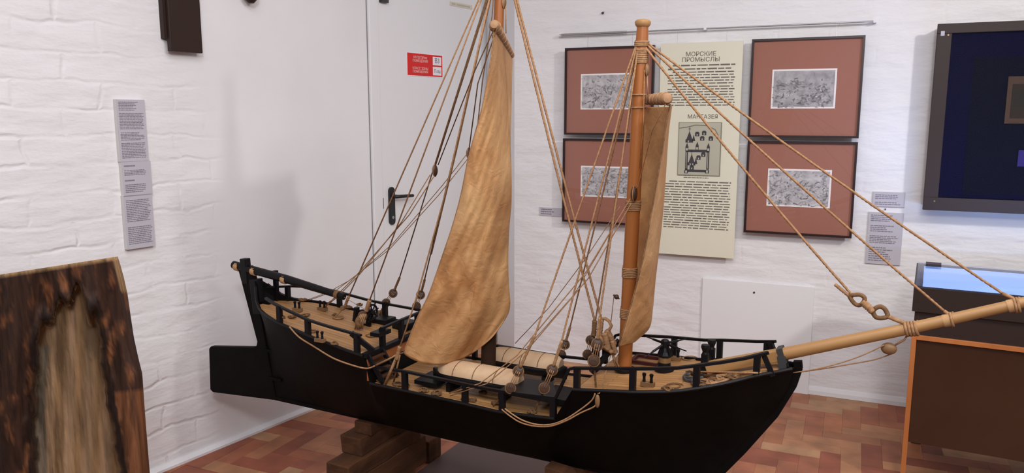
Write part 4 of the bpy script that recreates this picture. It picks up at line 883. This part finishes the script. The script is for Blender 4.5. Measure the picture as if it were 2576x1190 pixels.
MB().tube(ring([C(*p, -.03) for p in ((1536, 884), (1545, 882), (1550, 886), (1546, 892), (1538, 890))]), .003, 8, closed=True).build('heart_ring', 'rope', ship, smooth='all')
rope('lanyard', [C(1538, 886, -.03), C(1548, 905, -.02), C(1558, 925, -.02)], .0035); rope('lanyard', [C(1541, 890, -.03), C(1546, 912, -.02), C(1552, 925, -.02)], .0035)
MB().bar((-.085, -.06, .70), (-.015, .0, .80), .018, .012).build('mast_brace', 'rail', ship); MB().bar((-.08, -.03, .70), (-.08, -.03, .775), .016).bar((-.08, .05, .70), (-.08, .05, .775), .016).bar((-.08, -.05, .77), (-.08, .07, .77), .016).build('mast_bitts', 'rail', ship)
# sheet from the mast foot to the block on the hull side, ropes looping along the hull
b1 = Nr(1503, 1006, -1, .012)
rope('sheet', [C(1538, 888, -.03), C(1517, 960, -.14), Nr(1508, 990, -1, .008), b1 + np.array([0, 0, .02])], .0014)
MB().ball(b1 - [0, 0, .004], .0155, 12, (.5, .45, 1.35)).build('pulley_block', 'brownblock', ship, smooth=True)
def hang(pts, r=.0024, ex=.010):
    P = [Nr(*p, -1, ex) for p in pts]; Q = []
    for i in range(41): Q.append(cat([tuple(q) for q in P], i / 40))
    return rope('hanging_rope', Q, r)
hang([(1270, 1028), (1290, 1043), (1316, 1058), (1350, 1068), (1385, 1068), (1420, 1056), (1455, 1034), (1488, 1008), (1497, 990)])
hang([(1262, 1030), (1285, 1048), (1310, 1063), (1345, 1072), (1385, 1072), (1425, 1058), (1462, 1038), (1496, 1022), (1503, 1005)])
hang([(728, 822), (752, 848), (790, 872), (836, 900), (880, 917), (920, 927), (942, 921)], .003, .008)
rope('sheet', [Nr(942, 921), C(975, 905, -.205), C(1003, 890, -.205)], .0035); seize(C(998, 905, -.205), C(1006, 872, -.205), .0075, ship); seize(C(985, 930, -.2), C(1001, 893, -.205), .006, ship, 'rope2'); rope('sheet', [C(1003, 890, -.205), C(1018, 887, -.205), C(1035, 893, -.2)], .0022)
rope('sheet', [C(1000, 893, -.205), SH.z(968, 968, .59)], .005); rope('sheet', [C(1006, 893, -.205), SH.z(990, 962, .59)], .0035)
# braces of the foresail
pb = blk(1595, 487, -.035, .0165); rope('brace', [YF0 + np.array([-.005, 0, -.015]), C(1640, 330, -.1), C(1605, 470, -.045), C(1597, 476, -.04)], .0016)
rope('brace', [C(1586, 500, -.035), C(1473, 686, -.10), C(1300, 895, -.18), C(1207, 965, -.205), Nr(1130, 990, -1, .004)], .0018)
rope('brace', [C(1588, 512, -.035), C(1480, 700, -.10), C(1325, 882, -.18), C(1225, 965, -.205), Nr(1132, 996, -1, .004)], .0018)
rope('brace', [C(1560, 520, .0), C(1470, 655, .08), C(1380, 775, .15), C(1296, 864, .205)], .0013)
rope('brace', [C(1568, 530, .0), C(1445, 740, .08), C(1330, 870, .13), C(1200, 975, .0)], .0012)
rope('brace', [C(1545, 740, .0), C(1537, 810, .02), C(1536, 815, .02)], .0012, m='rope2'); MB().ball(C(1551, 747, 0), .008, 8).build('cleat', 'block', ship, smooth=True)
MB().bar(C(1543, 742), C(1558, 752), .004).build('cleat', 'block', ship)
# halyards by the mastheads
blk(1628, 176, -.005, .0125, 'brownblock', None, 1.35); rope('halyard', [fh(.010, -.004, -.005), C(1630, 160, -.005)], .0018); rope('halyard', [C(1628, 190, -.005), C(1630, 240, -.01)], .0018); rope('halyard', [C(1621, 176, -.012), C(1619, 300, -.02), C(1610, 420, -.022)], .0014)
blk(1268, 6, -.0, .0115, 'brownblock', None, 1.6); rope('halyard', [MH + [.01, 0, 0], C(1268, -10)], .0018); rope('halyard', [C(1272, 16), D_(1273, 84, 2.55)], .0016)
rope('halyard', [MH + [-.01, -.01, 0], C(1238, 40, -.03), C(1213, 210, -.02), C(1190, 420, -.0)], .0018, m='rope2'); rope('halyard', [C(1251, 835, .06), C(1250, 800, .06), C(1250, 862, .1)], .0012)
# forestays
def eye(p, q, r=.0065): return seize(p, q, r, ship)
fs = [((2148, 747), .0034), ((2375, 782), .0032), ((2522, 738), .0032)]
for (p, r), off in zip(fs, ((.012, -.008, -.008), (.014, 0, 0), (.014, .008, .004))): rope('forestay', [fh(*off), C(*p)], r, twist=75, sag=.010)
h1 = MB().tube(ring([C(*p) for p in ((2137, 744), (2150, 742), (2164, 742), (2175, 750), (2170, 764), (2158, 768), (2146, 760))]), .0058, 9, closed=True).build('heart_ring', 'rope2', ship, smooth='all')
seize(C(2100, 715), C(2140, 748), .0050, h1); seize(C(2168, 758), C(2196, 784), .0105, h1)
h2 = MB().tube(ring([C(*p) for p in ((2196, 783), (2210, 772), (2224, 776), (2233, 794), (2222, 800), (2204, 798))]), .0062, 9, closed=True).build('heart_ring', 'rope2', ship, smooth='all')
rope('forestay_collar', [C(2230, 795), C(2255, 805), C(2280, 815), C(2290, 822)], .0058); rope('forestay_collar', [C(2375, 782), C(2390, 792), C(2395, 803), C(2400, 815)], .0045); rope('forestay_collar', [C(2522, 738), C(2548, 750), C(2556, 762), C(2560, 776)], .0045)
# bobstay tackle under the bowsprit
c = C(2236, 877); o = MB().ball(c, .0175, 12, (1.15, .7, .95)).build('pulley_block', 'brownblock', ship, smooth=True); rope('bobstay', [C(2283, 842), C(2275, 855), C(2252, 868)], .0028, o)
def ct(L, off=0): return [cat([tuple(C(*p, off)) for p in L], i / 20) for i in range(21)]
rope('bobstay', ct([(2224, 868), (2190, 885), (2140, 905), (2070, 925), (2000, 937), (1945, 940)], -.01), .0017); rope('bobstay', ct([(2244, 890), (2200, 905), (2140, 916), (2070, 928), (2000, 937), (1945, 941)], .01), .0017)
rope('bobstay', [C(1945, 940), SH.z(1900, 938, .79), SH.z(1800, 936, .75), SH.z(1725, 935, .73)], .0028)

# ---- deck fittings
def fc(px, py, z=None):
    z = z or .715; p = SH.z(px, py, z)
    for _ in range(6): z = I(DECK, p[0]) + .003; p = SH.z(px, py, z)
    return p
# capstan
cpt = fc(1671, 932); cx, cy, cz0 = cpt
cap = MB().lathe([(.030, 0), (.030, .008), (.020, .010), (.0185, .028)], cpt, (0, 0, 1), 20).build('capstan', 'rail', ship, smooth=True)
MB().lathe([(.0185, .028), (.0185, .045)], cpt, (0, 0, 1), 20).build('rope_turns', 'brass', cap, smooth=True, label='brass-coloured band')
MB().lathe([(.0205, .045), (.0215, .052), (.016, .062), (.013, .074), (.0135, .076), (.0135, .096), (.009, .100)], cpt, (0, 0, 1), 8).build('capstan_drum', 'rail', cap)
for k in range(8): t = k * math.pi / 4 + .3; MB().bar(cpt + [math.cos(t) * .012, math.sin(t) * .012, .075], cpt + [math.cos(t) * .021, math.sin(t) * .021, .052], .004).build('capstan_rib', 'rail', cap)
for a in (2.6, 1.05, 4.2, 5.75):
    d = np.array([math.cos(a), math.sin(a), .0 if a != 4.2 else -.35]); d /= np.linalg.norm(d); s = cpt + [0, 0, .087]
    MB().tube([s + d * .010, s + d * .055, s + d * .058, s + d * .092], [.0042, .0036, .0022, .0016], 7).build('capstan_bar', 'rail', cap, smooth=True)
def bitts(px, py, w=.02, h_=.028, m='rail', fn=fc, base=True):
    p = fn(px, py); mb = MB(); o = MB().box(p + [-.020, -.008, 0], p + [.020, .010, .013]).build('bitt_block', 'brownblock' if base else 'rail', ship)
    for s in (-1, 1): MB().lathe([(.005, .013), (.0042, .022), (.0042, .028), (.006, .034), (.006, .038), (.003, .040)], p + [s * .011, 0, 0], (0, 0, 1), 10).build('bitt_post', m, o, smooth=True)
bitts(1629, 972); bitts(1697, 907)
def qd(px, py): return fc(px, py, .70)
bitts(811, 781, fn=qd); bitts(748, 783, fn=qd); bitts(805, 860, fn=qd)
for px, py in ((1772, 940), (1788, 926)):
    p = fc(px, py); MB().bar(p, p + [0, 0, .062], .020).lathe([(.010, .062), (.008, .068), (.013, .082), (.012, .090)], p, (0, 0, 1), 10).build('knighthead', 'rail', ship)
MB().box(fc(1780, 932) + [-.008, -.03, .03], fc(1780, 932) + [.008, .03, .045]).build('bitt_beam', 'rail', ship)
# hatch frame ahead of the mast
p = fc(1628, 912); hf = MB()
for a, b in (((-.045, -.028), (.045, -.028)), ((-.045, .04), (.045, .04)), ((-.045, -.028), (-.045, .04)), ((.045, -.028), (.045, .04))): hf.bar(p + [a[0], a[1], .006], p + [b[0], b[1], .006], .010)
hf.build('hatch_frame', 'redpaint', ship)
def coil(p, r=.024, n=3, rr=.0019, m='rope2', hh=.0, sq=1.0):
    pts = [np.array(p) + [math.cos(t) * (r - .0012 * t / 2), math.sin(t) * (r - .0012 * t / 2) * sq, rr + .0012 * math.sin(t * 1.7) + hh * t / 20] for t in np.linspace(0, 2 * math.pi * n, n * 18)]
    return MB().tube(pts, rr, 5).build('rope_coil', m, ship, smooth='all')
def pile(p, s=.025, n=5, m='rope2'):
    rs = random.Random(int(p[0] * 1000)); pts = []
    for i in range(n * 8): a = i * .9 + rs.uniform(-.4, .4); r = s * rs.uniform(.3, 1); pts.append(np.array(p) + [r * math.cos(a), r * .8 * math.sin(a), .003 + rs.uniform(0, .012) * (1 - r / s / 1.3)])
    return MB().tube([cat([tuple(q) for q in pts], i / (n * 24)) for i in range(n * 24 + 1)], .0026, 5).build('rope_coil', m, ship, smooth='all')
coil(fc(1697, 972), .025, 2); coil(fc(1735, 903), .026, 2, .0017, 'rope'); pile(fc(1678, 982), .02, 3)
for px, py in ((1000, 970), (1065, 985), (1100, 992)): pile(fc(px, py, .58), .022, 4)
for px, py in ((1170, 1006), (1245, 1018), (1190, 1010), (1338, 1040), (1215, 990)): pile(fc(px, py, .58), .015, 4)
coil(fc(1010, 972, .58), .028, 3); coil(fc(960, 958, .58), .020, 2)
for px, py in ((940, 800), (770, 795), (735, 800), (840, 868), (905, 770)): pile(qd(px, py), .018, 4)
pile(qd(762, 757), .022, 5); pile(qd(875, 775), .018, 5); coil(qd(935, 845), .024, 2); coil(qd(850, 800), .022, 3, .002, 'rope'); coil(qd(780, 835), .022, 2); pile(qd(960, 800), .026, 4, 'rope')
p = qd(955, 790); MB().ball(p + [0, 0, .006], .014, 10, (1.5, 1, .6)).build('rope_bundle', 'rope2', ship, smooth=True)
# anchors lying on the fore deck
def anchor(p, a, s=.075):
    d = np.array([math.cos(a), math.sin(a), 0]); q = np.array([-math.sin(a), math.cos(a), 0]); p = np.array(p); mb = MB(); z = np.array([0, 0, .006])
    mb.bar(p + z, p + d * s + z, .007); mb.bar(p + d * s * .92 - q * .03 + z, p + d * s * .92 + q * .03 + z, .006)
    arc = [p + d * .02 - d * .022 * math.cos(t) + q * .036 * math.sin(t) + z for t in np.linspace(-1.4, 1.4, 9)]; mb.tube(arc, .0045, 6)
    for e, k in ((arc[0], 0), (arc[-1], 1)): mb.add([e + q * .0 - d * .012 + z, e + d * .02 + z * 1.2, e + q * (.012 if k else -.012) + z * 1.1, e + z * 2], [(0, 1, 3), (1, 2, 3), (2, 0, 3), (0, 2, 1)])
    return mb.build('anchor', 'iron', ship)
anchor(fc(1722, 955), .35, .085); anchor(fc(1745, 960), -.1, .09)
MB().tube([fc(px, py) + [0, 0, .005] for px, py in ((1740, 944), (1780, 950), (1805, 952))], .006, 8).build('anchor_stock', 'timber', ship, smooth=True)
for i, (px, py) in enumerate(((1800, 960), (1820, 955), (1845, 952), (1790, 966), (1760, 970))): pile(fc(px, py), .026, 4, 'rope' if i % 2 else 'rope2')
rope('anchor_cable', [fc(px, py) + [0, 0, .004] for px, py in ((1748, 972), (1790, 970), (1820, 962), (1850, 950), (1860, 944), (1900, 940), (1935, 937))], .0035)
# steering wheel
wc = C(936, 786, .07); rim = MB().tube([wc + [0, .030 * math.cos(t), .030 * math.sin(t)] for t in np.linspace(0, 2 * math.pi, 25)[:-1]], .0042, 7, closed=True).build('steering_wheel', 'rail', ship, smooth='all')
MB().lathe([(.009, -.008), (.010, 0), (.009, .008)], wc, (1, 0, 0), 12).build('wheel_hub', 'rail', rim, smooth=True)
for k in range(8): t = k * math.pi / 4 + .2; MB().tube([wc, wc + [0, .040 * math.cos(t), .040 * math.sin(t)]], [.0022, .0028], 6).build('spoke', 'rail', rim)
MB().tube([wc + [-.05, 0, 0], wc], .007, 10).build('wheel_axle', 'rail', rim); 
for dx in (-.085, -.02): MB().bar([wc[0] + dx, wc[1], .70], [wc[0] + dx + .012, wc[1], wc[2] + .012], .020, .012).build('wheel_stand', 'rail', rim)
MB().bar([wc[0] - .085, wc[1] - .012, .702], [wc[0] - .0, wc[1] - .012, .702], .012, .010).build('wheel_base', 'rail', rim)
pile(Nr(700, 792) + [0, .02, -.02], .016, 4)
MB().box((-1.08, .10, .70), (-1.0, .17, .716)).build('skylight', 'rail', ship, bevel=.002); MB().box((-.97, .10, .69), (-.90, .18, .712)).build('skylight', 'rail', ship, bevel=.002)
